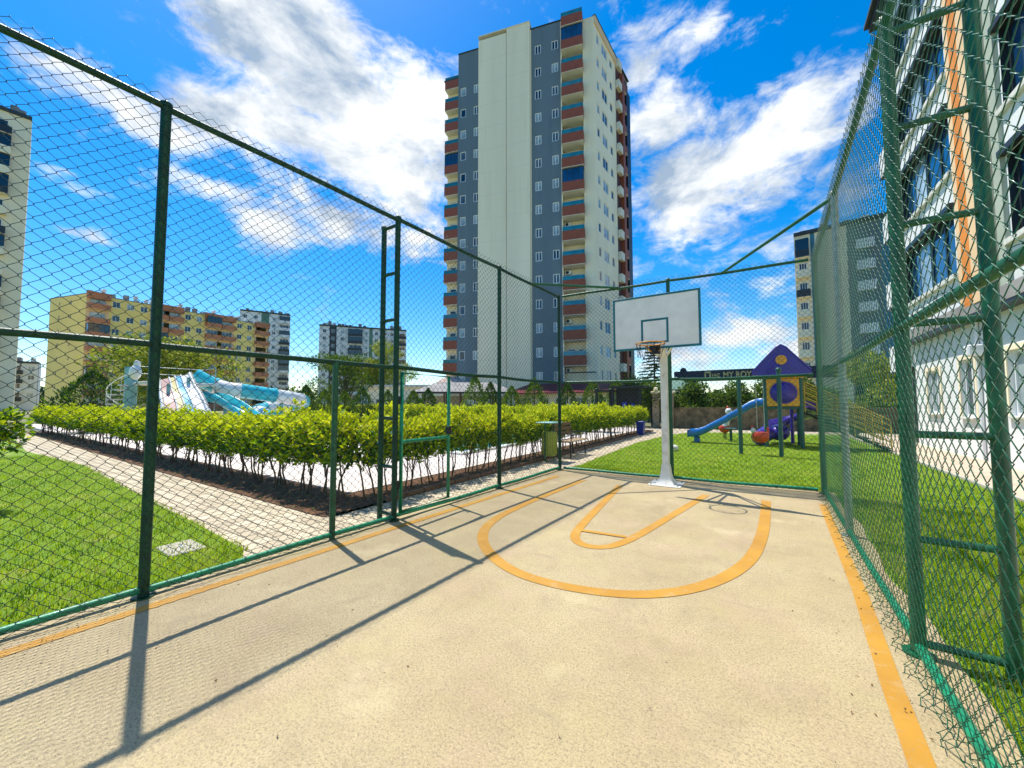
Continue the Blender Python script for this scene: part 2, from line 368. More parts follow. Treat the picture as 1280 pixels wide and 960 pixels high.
base = mix(ramp(nz(75, 4, .65), .50, (0, 0, 0), .63, (.85, .85, .85)), base, (.24, .185, .10))
base = mix(ramp(nz(2.1, 5, .6), .50, (0, 0, 0), .72, (.35, .35, .35)), base, (.46, .38, .16))
base = mix(ramp(nz(1.7, 7, .65), .30, (.35, .35, .35), .48, (0, 0, 0)), base, (.46, .31, .22))
base = mix(ramp(nz(160, 2, .5), .60, (0, 0, 0), .66, (.9, .9, .9)), base, (.15, .13, .09))
base = mix(ramp(nz(110, 2, .5), .35, (.55, .55, .55), .40, (0, 0, 0)), base, (.60, .49, .30))
# dark tyre-like scuffs, stretched noise
mp = N.new('ShaderNodeMapping'); mp.inputs['Scale'].default_value = (.5, 3.5, 1); mp.inputs['Rotation'].default_value = (0, 0, .7); L.new(V, mp.inputs[0])
ns = N.new('ShaderNodeTexNoise'); ns.inputs['Scale'].default_value = 1.6; ns.inputs['Detail'].default_value = 9; ns.inputs['Roughness'].default_value = .72; L.new(mp.outputs[0], ns.inputs[0])
base = mix(ramp(ns.outputs[0], .60, (0, 0, 0), .74, (.6, .6, .6)), base, (.24, .19, .115))
vo = N.new('ShaderNodeTexVoronoi'); vo.feature = 'DISTANCE_TO_EDGE'; vo.inputs['Scale'].default_value = .55
vmx = N.new('ShaderNodeMix'); vmx.data_type = 'VECTOR'; vmx.inputs[0].default_value = .22; nzc = N.new('ShaderNodeTexNoise'); nzc.inputs['Scale'].default_value = 2.5; nzc.inputs['Detail'].default_value = 8
L.new(V, nzc.inputs[0]); L.new(V, vmx.inputs[4]); L.new(nzc.outputs['Color'], vmx.inputs[5]); L.new(vmx.outputs[1], vo.inputs[0])
crk = ramp(vo.outputs[0], .0005, (.22, .22, .22), .002, (0, 0, 0))
base = mix(ramp(nz(.55, 9, .72, 1.2), .54, (0, 0, 0), .70, (.55, .55, .55)), base, (.27, .205, .11))
base = mix(ramp(nz(26, 7, .75), .60, (0, 0, 0), .72, (.6, .6, .6)), base, (.20, .155, .09))
mp2 = N.new('ShaderNodeMapping'); mp2.inputs['Scale'].default_value = (9., 42., 1); mp2.inputs['Rotation'].default_value = (0, 0, 1.9); L.new(V, mp2.inputs[0])
nt2 = N.new('ShaderNodeTexNoise'); nt2.inputs['Scale'].default_value = 2.2; nt2.inputs['Detail'].default_value = 6; nt2.inputs['Roughness'].default_value = .7; L.new(mp2.outputs[0], nt2.inputs[0])
base = mix(ramp(nt2.outputs[0], .62, (0, 0, 0), .72, (.55, .55, .55)), base, (.20, .16, .10))
base = mix(ramp(nz(1.3, 6, .6), .60, (0, 0, 0), .74, (.55, .55, .55)), base, (.60, .50, .29))
base = mix(crk, base, (.26, .21, .14))
L.new(base, b.inputs['Base Color']); b.inputs['Roughness'].default_value = .78
bp = N.new('ShaderNodeBump'); bp.inputs['Strength'].default_value = .35; bp.inputs['Distance'].default_value = .004; L.new(nz(120, 4, .6), bp.inputs['Height']); L.new(bp.outputs[0], b.inputs['Normal'])
MATS['court'] = m
# worn line paint
m2, nt, N, L = new_mat('worn_orange_line_paint')
out = N.new('ShaderNodeOutputMaterial'); b = N.new('ShaderNodeBsdfPrincipled'); L.new(b.outputs[0], out.inputs[0]); tc = N.new('ShaderNodeTexCoord'); V = tc.outputs['Object']
c = ramp(nz(1.7, 6, .6), .35, (.42, .20, .016), .65, (.52, .26, .022))
c = mix(ramp(nz(95, 3, .6), .60, (0, 0, 0), .68, (.6, .6, .6)), c, (.42, .27, .12))
c = mix(ramp(nz(6, 9, .8), .54, (0, 0, 0), .68, (.8, .8, .8)), c, (.50, .35, .17))
c = mix(ramp(nz(34, 5, .7), .58, (0, 0, 0), .70, (.7, .7, .7)), c, (.36, .22, .09))
L.new(c, b.inputs['Base Color']); b.inputs['Roughness'].default_value = .7
MATS['line'] = m2
# pavers
m3, nt, N, L = new_mat('interlocking_pavers')
out = N.new('ShaderNodeOutputMaterial'); b = N.new('ShaderNodeBsdfPrincipled'); L.new(b.outputs[0], out.inputs[0]); tc = N.new('ShaderNodeTexCoord'); V = tc.outputs['Object']
br = N.new('ShaderNodeTexBrick'); br.inputs['Scale'].default_value = 1.; br.inputs['Brick Width'].default_value = .2; br.inputs['Row Height'].default_value = .16
br.inputs['Mortar Size'].default_value = .011; br.inputs['Color1'].default_value = (.66, .55, .38, 1); br.inputs['Color2'].default_value = (.44, .36, .235, 1); br.inputs['Mortar'].default_value = (.13, .11, .075, 1)
br.inputs['Bias'].default_value = -.1
dv = N.new('ShaderNodeTexNoise'); dv.inputs['Scale'].default_value = 14; L.new(V, dv.inputs[0])
ad = N.new('ShaderNodeVectorMath'); ad.operation = 'MULTIPLY_ADD'; ad.inputs[1].default_value = (.03, .03, 0); L.new(dv.outputs['Color'], ad.inputs[0]); L.new(V, ad.inputs[2]); L.new(ad.outputs[0], br.inputs[0])
c = mix(ramp(nz(2.2, 7, .7), .45, (0, 0, 0), .75, (.5, .5, .5)), br.outputs[0], (.36, .29, .18))
c = mix(ramp(nz(60, 3, .6), .58, (0, 0, 0), .68, (.5, .5, .5)), c, (.20, .17, .12))
L.new(c, b.inputs['Base Color']); b.inputs['Roughness'].default_value = .85
bp = N.new('ShaderNodeBump'); bp.inputs['Strength'].default_value = .5; bp.inputs['Distance'].default_value = .006; bp.invert = True; L.new(br.outputs['Fac'], bp.inputs['Height']); L.new(bp.outputs[0], b.inputs['Normal'])
MATS['paver'] = m3
def lawn_mat(name, a, c2, dry):
    global N, L, V
    m, nt, N, L = new_mat(name)
    out = N.new('ShaderNodeOutputMaterial'); b = N.new('ShaderNodeBsdfPrincipled'); L.new(b.outputs[0], out.inputs[0]); tc = N.new('ShaderNodeTexCoord'); V = tc.outputs['Object']
    c = ramp(nz(2.5, 8, .7), .35, a, .68, c2)
    c = mix(ramp(nz(40, 4, .7), .45, (0, 0, 0), .62, (.8, .8, .8)), c, tuple(x * .42 for x in a))
    c = mix(ramp(nz(1.1, 6, .7), .56, (0, 0, 0), .70, (.75, .75, .75)), c, dry)
    L.new(c, b.inputs['Base Color']); b.inputs['Roughness'].default_value = .9
    bp = N.new('ShaderNodeBump'); bp.inputs['Strength'].default_value = .9; bp.inputs['Distance'].default_value = .03; L.new(nz(55, 4, .7), bp.inputs['Height']); L.new(bp.outputs[0], b.inputs['Normal'])
    MATS[name] = m; return m
lawn_mat('lawn', (.15, .29, .004), (.30, .46, .010), (.42, .40, .08))
lawn_mat('far_ground', (.20, .21, .09), (.30, .28, .15), (.34, .29, .2))
m, nt, N, L = new_mat('pool_water_surface')
out = N.new('ShaderNodeOutputMaterial'); b = N.new('ShaderNodeBsdfPrincipled'); L.new(b.outputs[0], out.inputs[0]); tc = N.new('ShaderNodeTexCoord'); V = tc.outputs['Object']
L.new(ramp(nz(1.2, 4), .3, (.02, .30, .42), .7, (.05, .42, .50)), b.inputs['Base Color']); b.inputs['Roughness'].default_value = .06
bp = N.new('ShaderNodeBump'); bp.inputs['Strength'].default_value = .3; bp.inputs['Distance'].default_value = .05; L.new(nz(5, 5), bp.inputs['Height']); L.new(bp.outputs[0], b.inputs['Normal'])
MATS['water'] = m
deckm = pm('pool_deck_stone', (.66, .58, .52), .75, 0, .08, .8, .2, 30, dirt=(.5, .43, .37), dirt_scale=.6)

mb = MB(); mb.add([(-3000, -3000, -.10), (3000, -3000, -.10), (3000, 3000, -.10), (-3000, 3000, -.10)], [(0, 1, 2, 3)], MATS['far_ground']); structure('ground', mb)
CW = lambda y: -4.11 + .037 * y         # left fence line
RW = lambda y: .683 + .025 * y          # right fence line
BL = lambda x: 8.147 + .062 * x         # back fence line
# slab edges wander a little on the right
re = [(RW(y) + .15 + .03 * math.sin(y * 2.3) + .02 * math.sin(y * 5.1), y) for y in np.arange(-4, 8.3, .25)]
poly = [(CW(-4) - .13, -4)] + re + [(RW(8.2) + .15, 8.36), (CW(7.9) - .12, BL(-3.8) + .16)]
sheet('court_slab', poly, 0., MATS['court'], .1)
def poly_line(pts, w):
    P = [Vector((x, y)) for x, y in pts]; A = []; B = []
    for i in range(len(P)):
        t = (P[min(i + 1, len(P) - 1)] - P[max(i - 1, 0)]).normalized(); n = Vector((-t.y, t.x)); A.append(P[i] + n * w / 2); B.append(P[i] - n * w / 2)
    return A, B
def smooth_pts(pts, it=3):
    for _ in range(it):
        q = [pts[0]]
        for a, c in zip(pts, pts[1:]): q += [(a[0] * .75 + c[0] * .25, a[1] * .75 + c[1] * .25), (a[0] * .25 + c[0] * .75, a[1] * .25 + c[1] * .75)]
        pts = q + [pts[-1]]
    return pts
lines = MB()
def paint(pts, w, z=.004):
    A, B = poly_line(pts, w); lines.strip([(p.x, p.y, z) for p in B], [(p.x, p.y, z) for p in A], MATS['line'])
paint([(-3.86, -4), (-3.86, .3), (-3.82, 1.3), (-3.76, 2.6), (-3.70, 4), (-3.53, 7.23)], .10)
paint([(.42, -4), (.525, 2.3), (.555, 2.9), (.635, 4.1), (.76, 7.3)], .095)
paint(smooth_pts([(-2.93, 7.13), (-2.95, 6.1), (-2.98, 4.9), (-2.93, 4.0), (-2.62, 3.38), (-2.03, 2.96), (-1.5, 2.88), (-.85, 3.06), (-.42, 3.50), (-.13, 4.2), (-.02, 5.0), (.03, 5.9), (.06, 7.12)]), .12)
paint(smooth_pts([(-2.17, 7.0), (-2.02, 5.7), (-1.87, 4.4), (-1.78, 4.0), (-1.58, 3.84), (-1.36, 3.93), (-1.22, 4.3), (-1.0, 5.6), (-.76, 7.03)]), .11)
paint([(-1.80, 4.29), (-1.29, 4.35)], .07, .008)
structure('court_line_paint', lines)
mb = MB()
for pts in ((( -3.5, 7.22), (-3.2, 7.2), (-2.2, 7.1), (.1, 7.25)),): pass

# lawns and paving outside the court
sheet('left_lawn', [(-60, -30), (CW(-4) - .12, -30), (CW(-4) - .12, -4), (CW(1.7) - .12, 1.72), (-4.6, 1.9), (-6, 1.96), (-9, 2.05), (-14, 2.25), (-20, 1.9), (-30, 2.4), (-60, 2.6)], -.02, MATS['lawn'])
sheet('paver_path', [(-60, 1.5), (CW(1.7) - .10, 1.5), (CW(8) - .10, 7.8), (-3.72, 8.4), (-3.85, 11.2), (-4.0, 15), (-3.75, 19), (-3.2, 21.5), (-2, 22.6), (3, 24.0), (14, 25), (14, 26.6), (3, 25.9), (-4, 24.9), (-14, 25), (-14, 24), (-5.2, 22.8), (-4.95, 19.5), (-4.88, 3.05), (-60, 3.1)], -.028, MATS['paver'])
sheet('play_lawn', [(-3.72, 8.2), (3.36, 8.2), (3.4, 24.1), (3, 24.0), (-2, 22.6), (-3.2, 21.5), (-3.75, 19), (-4.0, 15), (-3.85, 11.2)], -.02, MATS['lawn'])
sheet('right_lawn', [(.7, -4), (2.4, -4), (2.4, 5.5), (2.9, 7.2), (3.32, 9.2), (3.36, 8.2 + 12), (3.36, 8.199), (.7, 8.199)], -.020, MATS['lawn']) if False else sheet('right_lawn', [(.7, -4), (2.2, -4), (2.25, 5.6), (2.75, 7.0), (3.2, 8.199), (.7, 8.199)], -.02, MATS['lawn'])
sheet('side_paving', [(2.2, -10), (8, -10), (8, 26), (3.36, 25.95), (3.36, 8.2), (3.2, 8.1), (2.75, 7.0), (2.25, 5.6)], -.032, pm('side_paving_stone', (.55, .43, .31), .8, 0, .12, 2, .3, 40, dirt=(.40, .31, .22), dirt_scale=1.2))
sheet('hedge_bed', [(-34, 3.1), (-34, 3.95), (-5.85, 4.0), (-5.75, 22), (-4.98, 22), (-4.96, 3.02), (-5.2, 2.98), (-12, 2.97)], -.016, M['soil'])
sheet('pool_deck', [(-46, 3.95), (-5.85, 4.0), (-5.75, 24), (-46, 24)], .0, deckm, .1)
sheet('pool_water', [(-20, 8.9), (-7.6, 8.9), (-7.4, 17.8), (-20, 17.8)], .012, MATS['water'])
mb = MB()   # white coping round the pool
for x0, y0, x1, y1 in ((-20.35, 8.6, -7.3, 8.9), (-20.35, 17.8, -7.2, 18.15), (-20.35, 8.9, -20, 17.8), (-7.55, 8.9, -7.3, 17.8)): mb.box(x0, y0, -.02, x1, y1, .07, M['stone_pale'], .015)
structure('pool_coping', mb)
mb = MB()   # white kerb at the right paving
pts = [(2.22, -4), (2.28, 5.6), (2.78, 7.0), (3.23, 8.15), (3.38, 9.2), (3.39, 24)]
A, B = poly_line(pts, .06)
n = len(A)
mb.add([(p.x, p.y, .03) for p in A] + [(p.x, p.y, .03) for p in B] + [(p.x, p.y, -.05) for p in A] + [(p.x, p.y, -.05) for p in B],
       [(i, i + 1, n + i + 1, n + i) for i in range(n - 1)] + [(i, 2 * n + i, 2 * n + i + 1, i + 1) for i in range(n - 1)] + [(n + i, n + i + 1, 3 * n + i + 1, 3 * n + i) for i in range(n - 1)], M['concrete'])
structure('paving_kerb', mb)

# bed timbers of brick edging along the path side
mb = MB(); y = 4.0
while y < 21.8: mb.box(-4.97, y, -.03, -4.90, y + .38, .045 + random.uniform(-.006, .006), M['wood'], .01); y += .40
tag(mb.build('bed_edging'), 'low dark brown edging along the soil bed beside the path to the bench', 'edging')

# ------------------------------------------------------------------ grass blades (stuff)
def blades(name, fn, n, h=(.025, .055), w=.008, dry=.08):
    P = fn(n); n = len(P); hh = rng.uniform(*h, n); a = rng.uniform(0, TAU, n); lean = rng.uniform(0, .6, n) * hh; la = rng.uniform(0, TAU, n)
    b = np.stack([np.cos(a), np.sin(a)], 1) * (w / 2) * rng.uniform(.7, 1.5, (n, 1))
    V = np.zeros((n, 3, 3)); V[:, 0, :2] = P - b; V[:, 1, :2] = P + b; V[:, 0:2, 2] = -.025
    V[:, 2, :2] = P + np.stack([np.cos(la), np.sin(la)], 1) * lean[:, None]; V[:, 2, 2] = -.02 + hh
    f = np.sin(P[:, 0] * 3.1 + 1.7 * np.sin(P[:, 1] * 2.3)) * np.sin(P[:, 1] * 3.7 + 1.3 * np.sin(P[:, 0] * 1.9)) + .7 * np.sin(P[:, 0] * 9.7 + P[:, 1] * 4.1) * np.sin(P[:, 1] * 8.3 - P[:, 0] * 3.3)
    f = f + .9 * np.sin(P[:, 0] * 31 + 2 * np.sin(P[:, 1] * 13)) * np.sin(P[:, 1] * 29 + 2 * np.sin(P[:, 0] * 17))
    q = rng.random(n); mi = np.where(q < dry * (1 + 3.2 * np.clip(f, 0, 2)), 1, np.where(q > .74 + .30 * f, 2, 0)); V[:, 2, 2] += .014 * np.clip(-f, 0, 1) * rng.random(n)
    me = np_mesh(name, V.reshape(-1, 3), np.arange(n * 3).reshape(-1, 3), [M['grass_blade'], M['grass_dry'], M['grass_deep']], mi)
    return tag(link(name, me), kind='stuff')
def left_pts(n):
    y = 2.35 - rng.random(n) ** 1.0 * 5.6; x = -4.25 - rng.random(n) ** 1.6 * 14
    k = (x < -4.11 + .037 * y - .13) & (y < np.interp(-x, [4.2, 4.6, 6, 9, 14, 20], [1.72, 1.92, 1.99, 2.08, 2.28, 1.95]) + .03 * np.sin(x * 7) * np.sin(x * 2.9) + .02 * np.sin(x * 19)); return np.stack([x, y], 1)[k]
blades('left_grass', left_pts, 90000)
def play_pts(n):
    y = 8.32 + rng.random(n) ** 1.7 * 14; x = rng.uniform(-4.0, 3.35, n)
    lim = np.interp(y, [8.2, 11.2, 15, 19, 21.5, 22.6], [-3.73, -3.86, -4.0, -3.75, -3.13, -1.93]) + .035 * np.sin(y * 5) * np.sin(y * 2.3) + .02 * np.sin(y * 17)
    k = x > lim; k &= y > 8.31 + .062 * x + .0; return np.stack([x, y], 1)[k]
blades('play_grass', play_pts, 110000, (.02, .05))
def right_pts(n):
    y = -1.5 + rng.random(n) * 9.8; lim = np.interp(y, [-4, 5.6, 7.0, 8.3], [2.2, 2.25, 2.72, 3.2]); x = rng.uniform(.75, 3.3, n)
    k = (x > RW(y) + .16 + .03 * np.sin(y * 2.3)) & (x < lim); return np.stack([x, y], 1)[k]
blades('right_grass', right_pts, 100000, (.02, .055), dry=.14)

def litter(name, P, mats, sz, z):
    n = len(P); V = np.zeros((n, 4, 3)); a = rng.uniform(0, TAU, n); s_ = rng.uniform(*sz, n)
    for k, (u_k, v_k) in enumerate(((-1, 0), (0, -.4), (1, 0), (0, .4))):
        V[:, k, 0] = P[:, 0] + s_ * (u_k * np.cos(a) - v_k * np.sin(a)); V[:, k, 1] = P[:, 1] + s_ * (u_k * np.sin(a) + v_k * np.cos(a)); V[:, k, 2] = z + rng.uniform(.001, .012, n)
    return tag(link(name, np_mesh(name, V.reshape(-1, 3), np.arange(n * 4).reshape(-1, 4), mats, rng.integers(0, len(mats), n))), kind='stuff')
dead = leaf_mat('dry_leaf', (.10, .05, .02), (.30, .17, .06), .1, .7)
bx_ = -rng.uniform(5.2, 30, 2600); by_ = rng.uniform(3.0, 3.9, 2600); b2 = np.stack([-rng.uniform(5.0, 5.75, 1800), rng.uniform(3.9, 21, 1800)], 1)
litter('leaf_litter', np.concatenate([np.stack([bx_, by_], 1), b2]), [dead, dead, M['leaf_deep']], (.012, .035), -.014)
yy = rng.uniform(-2, 8, 150); c1_ = np.stack([CW(yy) + .06 + rng.random(150) ** 2 * .5, yy], 1); y2 = rng.uniform(-1, 8, 120); c2_ = np.stack([RW(y2) - .05 - rng.random(120) ** 2 * .35, y2], 1); c3_ = np.stack([rng.uniform(-3.6, .6, 90), rng.uniform(.5, 7.8, 90)], 1)
litter('court_debris', np.concatenate([c1_, c2_, c3_]), [dead, M['bark']], (.004, .011), .001)

# ------------------------------------------------------------------ chain-link fences
H, MID = 3.99, 1.98
def wire_mesh(name, A, B, n, zb, zt, parent, mat, hole=None, off=.044, curl=True, a=.046, hh=.045, r=.0021, seed=0):
    A = np.array(A, float); B = np.array(B, float); Ln = np.hypot(*(B - A)); e = (B - A) / Ln; n = np.array(n, float)
    I = int(Ln / a); K = int((zt - zb) / hh); rg = np.random.default_rng(seed); ph = rg.uniform(0, TAU, 12)
    i, k = np.meshgrid(np.arange(I), np.arange(K + 1), indexing='ij')
    right = (i + k) % 2 == 0
    s = i * a + np.where(right, a + .002, -.002); z = zb + k * hh * 1.
    da = np.where(right, 1., -1.)                       # arrives at the front at right tips
    S = np.stack([s, s], 2); Z = np.stack([z - .0035, z + .0035], 2); Dp = np.stack([da, -da], 2) * .0034
    S = S.reshape(I, -1); Z = Z.reshape(I, -1); Dp = Dp.reshape(I, -1)
    zz, ss = Z.copy(), S.copy()
    S = S + .007 * np.sin(zz * 1.7 + ph[0] + ss * .6) + .003 * np.sin(zz * 4.1 + ss * 2.3 + ph[1]) + .0015 * np.sin(ss * 37 + ph[2] + zz * 3) 
    Z = Z + .009 * np.sin(ss * 1.3 + ph[3]) * np.clip((zz - zb), 0, 1) + .003 * np.sin(ss * 3.7 + zz * 1.9 + ph[4]) + .0015 * np.sin(zz * 41 + ph[5] + ss * 5)
    Dp = Dp + .008 * (np.sin(ss * 2.1 + ph[6]) * np.sin(zz * 1.5 + ph[7])) + off
    if curl:
        q = np.clip(.08 - Z, 0, 1); Dp = Dp + q * (.34 + .20 * np.sin(ss * 23 + ph[8]) ); Z = np.where(Z < .05, .012 + (Z + .12) * .22 + .012 * np.abs(np.sin(ss * 31)), Z)
    P = A[None, None] + S[..., None] * e + Dp[..., None] * n; P = np.concatenate([P, Z[..., None]], 2)      # I, M, 3
    Mn = P.shape[1]; T = np.zeros((I, Mn, 2)); T[:, 1:-1, 0] = S[:, 2:] - S[:, :-2]; T[:, 1:-1, 1] = Z[:, 2:] - Z[:, :-2]; T[:, 0] = T[:, 1]; T[:, -1] = T[:, -2]
    T /= np.maximum(1e-6, np.linalg.norm(T, axis=2, keepdims=True)); px_ = np.stack([-T[..., 1, None] * e[0], -T[..., 1, None] * e[1], T[..., 0, None]], 3)[..., 0, :]
    nd = np.array([n[0], n[1], 0.])
    V = np.stack([P + px_ * r, P + nd * r, P - px_ * r, P - nd * r], 2)      # I, M, 4, 3
    idx = np.arange(I * Mn * 4).reshape(I, Mn, 4); j = [1, 2, 3, 0]
    F = np.stack([idx[:, :-1, :], idx[:, :-1, j], idx[:, 1:, j], idx[:, 1:, :]], 3)
    keep = np.ones((I, Mn - 1), bool)
    if hole:
        s0, s1, z0, z1 = hole; keep &= ~((ss[:, :-1] > s0) & (ss[:, :-1] < s1) & (zz[:, :-1] > z0) & (zz[:, :-1] < z1))
    F = F[keep].reshape(-1, 4); V = V.reshape(-1, 3)
    V = V - np.array(wloc(parent))
    return link(name, np_mesh(name, V, F, [mat], smooth=True), parent)

def cyl_part(name, parent, p0, p1, r, mat, n=14, cap=0):
    mb = MB(); mb.tube([p0, p1], r, mat, n)
    if cap:
        p = Vector(p1); mb.tube([p - Vector((0, 0, .03)), p + Vector((0, 0, .004)), p + Vector((0, 0, .022))], [r + .006, r + .006, r * .5], mat, n)
    return mb.build(name, parent)

def fence(label, A, B, n, posts, mat_post, parent_mat_wire, hole=None, seed=1, rail=.027, z_top=None, odd=None, skip=(), rw=.0021):
    A = Vector((*A, 0)); B = Vector((*B, 0)); e = (B - A).normalized(); Ln = (B - A).length
    root = thing('chain_link_fence', A, label, 'fence', 'green chain-link fences round the court')
    for i, s in enumerate(posts):
        p = A + e * s
        if i in skip: continue
        cyl_part('post', root, p + Vector((0, 0, -.05)), p + Vector((0, 0, H + .01)), .036, M['galv'] if odd == i else mat_post, 16, 1)
        mb = MB(); mb.tube([p + Vector((0, 0, .0)), p + Vector((0, 0, .012))], .075, M['galv'] if odd == i else mat_post, 16); mb.build('post_foot', root)
    for nm, z in (('top_rail', H - .02), ('middle_rail', MID), ('bottom_rail', .055)):
        mb = MB()
        for s0, s1 in zip(posts, posts[1:]):
            segs = [(s0, s1)]
            if nm == 'bottom_rail' and hole and s0 - .2 < hole[0] < s1: segs = [(s0, s1)]
            for a_, b_ in segs:
                k = 8; pts = [A + e * (a_ + (b_ - a_) * t / k) + Vector((0, 0, z + .006 * math.sin(t / k * math.pi * 2 + s0) - (.012 if nm == 'middle_rail' else .004) * math.sin(math.pi * t / k))) for t in range(k + 1)]
                mb.tube(pts, rail, M['rail'] if nm == 'bottom_rail' else mat_post, 12)
        mb.build(nm, root)
    wire_mesh('wire_mesh', A[:2], B[:2], n, -.09, H + .07, root, parent_mat_wire, hole=hole, seed=seed, r=rw)
    # tie wires round the rails
    mb = MB(); rr = random.Random(seed)
    for z in (H - .02, MID, .055):
        s = .2
        while s < Ln:
            c = A + e * s + Vector((0, 0, z)); nn = Vector((*n, 0))
            mb.tube([c + (nn * math.cos(w) * 1.45 + Vector((0, 0, 1)) * math.sin(w)) * (rail + .004) for w in np.linspace(0, TAU, 11)[:-1]], .0016, M['wire'], 4, closed=True)
            s += rr.uniform(.28, .42)
    tag(mb.build('tie_wires', root), kind='stuff')
    return root

def buttress(root, p, out_n, d=.29, mt=None):
    mt = mt or M['post']
    p = Vector((*p, 0)); o = p + Vector((*out_n, 0)) * d
    b = cyl_part('buttress_post', root, o + Vector((0, 0, -.04)), o + Vector((0, 0, H - .06)), .035, mt, 16, 1)
    for z in (H - .09, 3.25, 2.62, 1.99, 1.31, .68, .07): cyl_part('rung', root, p + Vector((0, 0, z)), o + Vector((0, 0, z)), .022, mt, 12)

cL = (CW(7.91), 7.91); cR = (RW(8.2), 8.20)
aL = (CW(-3.70), -3.70); Ld = lambda y: math.hypot(CW(y) - aL[0], y + 3.70)
lf = fence('long green chain-link fence with a gate, on the left side of the court', aL, cL, (1, -.037), [Ld(y) for y in (-3.7, -1.35, 1.0, 3.36, 5.62, 7.91)], M['post_backlit'], M['wire'], rw=.0020, hole=(Ld(3.40), Ld(4.37), -1, 1.93), seed=3)
aR = (RW(-3.6), -3.6); Rd = lambda y: math.hypot(RW(y) - aR[0], y + 3.6)
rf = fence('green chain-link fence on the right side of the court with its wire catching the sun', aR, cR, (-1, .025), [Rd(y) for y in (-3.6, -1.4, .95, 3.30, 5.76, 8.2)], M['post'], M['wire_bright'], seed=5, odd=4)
bd = lambda x: math.hypot(x - cL[0], .062 * (x - cL[0]))
bf = fence('green chain-link fence across the far end of the court behind the basketball hoop', cL, cR, (.062, -1), [.09, bd(-1.46), bd(cR[0]) - .09], M['post'], M['wire'], seed=8, skip=(0, 2))
buttress(lf, (CW(3.36), 3.36), (-1, 0), .28, M['post_backlit']); buttress(rf, (RW(3.30), 3.30), (1, 0), .37)
buttress(lf, (CW(-1.35), -1.35), (-1, 0), .28); buttress(rf, (RW(-1.4), -1.4), (1, 0), .37)
cyl_part('half_post', lf, (CW(2.53), 2.53, -.03), (CW(2.53), 2.53, MID), .032, M['post'])
# gate leaf
gx = CW(3.85) + .01
g = MB(); fr = [(gx, 3.44, .10), (gx, 3.44, 1.91), (gx, 4.35, 1.91), (gx, 4.35, .10)]
g.tube(fr, .026, M['rail'], 12, closed=True); g.tube([(gx, 3.44, 1.0), (gx, 4.35, 1.0)], .024, M['rail'], 12)
gate = g.build('gate', lf)
wire_mesh('gate_wire_mesh', (gx, 3.45), (gx, 4.34), (1, 0), .12, 1.90, gate, M['wire'], seed=11, off=.03, curl=False)
for z in (.45, 1.55):
    mb = MB(); mb.tube([(gx, 3.405, z - .05), (gx, 3.405, z + .05)], .016, M['dark_metal'], 8); mb.build('hinge', gate)
mb = MB(); mb.box(gx - .02, 4.30, 1.04, gx + .045, 4.37, 1.16, M['dark_metal'], .006); mb.tube([(gx + .04, 4.33, 1.1), (gx + .075, 4.33, 1.1), (gx + .075, 4.24, 1.1)], .008, M['dark_metal'], 8); mb.build('latch', gate)
cyl_part('corner_brace', bf, (CW(6.7), 6.7, H - .02), (-2.42, BL(-2.42), H - .02), .024, M['post'])
cyl_part('corner_brace', bf, (RW(5.83), 5.83, H - .02), (-.50, BL(-.5), H - .02), .024, M['post'])

# ------------------------------------------------------------------ basketball hoop
hp = thing('basketball_hoop', (-1.48, 7.60, 0), 'white basketball backboard with teal border on a white square pole, orange rim', 'basketball hoop')
mb = MB()
def sq(mb, pts, ws, mat):
    vs = []
    for (x, y, z), (wx, wy) in zip(pts, ws): vs += [(x - wx, y - wy, z), (x + wx, y - wy, z), (x + wx, y + wy, z), (x - wx, y + wy, z)]
    fs = [(3, 2, 1, 0), tuple(len(vs) - 4 + i for i in range(4))]
    for r0 in range(len(pts) - 1):
        for i in range(4): fs.append((r0 * 4 + i, r0 * 4 + (i + 1) % 4, r0 * 4 + 4 + (i + 1) % 4, r0 * 4 + 4 + i))
    mb.add(vs, fs, mat)
sq(mb, [(-1.48, 7.6, .0), (-1.48, 7.6, .3), (-1.48, 7.6, 1.6), (-1.48, 7.59, 2.35), (-1.48, 7.50, 2.62)], [(.07, .085), (.054, .07), (.054, .07), (.058, .075), (.06, .06)], M['white_paint']); mb.build('pole', hp)
mb = MB()
for sx, sy in ((1, 0), (-1, 0), (0, 1), (0, -1)):          # flared base fins
    t = .006; prof = [(.06, .42), (.07, .26), (.10, .13), (.16, .035), (.18, .0), (.06, .0)]
    for q in (0,):
        if sx: vs = [(-1.48 + sx * a, 7.6 - t, z) for a, z in prof] + [(-1.48 + sx * a, 7.6 + t, z) for a, z in prof]
        else: vs = [(-1.48 - t, 7.6 + sy * a, z) for a, z in prof] + [(-1.48 + t, 7.6 + sy * a, z) for a, z in prof]
        k = len(prof); mb.add(vs, [tuple(range(k)), tuple(range(2 * k - 1, k - 1, -1))] + [(i, i + k, (i + 1) % k + k, (i + 1) % k) for i in range(k)], M['white_paint'])
sq(mb, [(-1.48, 7.6, .0), (-1.48, 7.6, .03), (-1.48, 7.6, .10), (-1.48, 7.6, .20), (-1.48, 7.6, .36)], [(.17, .17), (.155, .155), (.108, .11), (.084, .09), (.066, .078)], M['white_paint'])
mb.build('flared_base', hp)
mb = MB(); mb.box(-1.76, 7.32, .0, -1.20, 7.88, .014, M['stone_pale'], .004)
for sx in (-1, 1):
    for sy in (-1, 1): mb.tube([(-1.48 + sx * .23, 7.6 + sy * .23, .01), (-1.48 + sx * .23, 7.6 + sy * .23, .045)], .014, M['galv'], 6)
mb.build('base_plate', hp)
by = 6.90
mb = MB(); mb.box(-2.20, by, 2.47, -.765, by + .03, 3.40, M['board'], .004); bo = mb.build('backboard', hp)
mb = MB(); f = by - .004
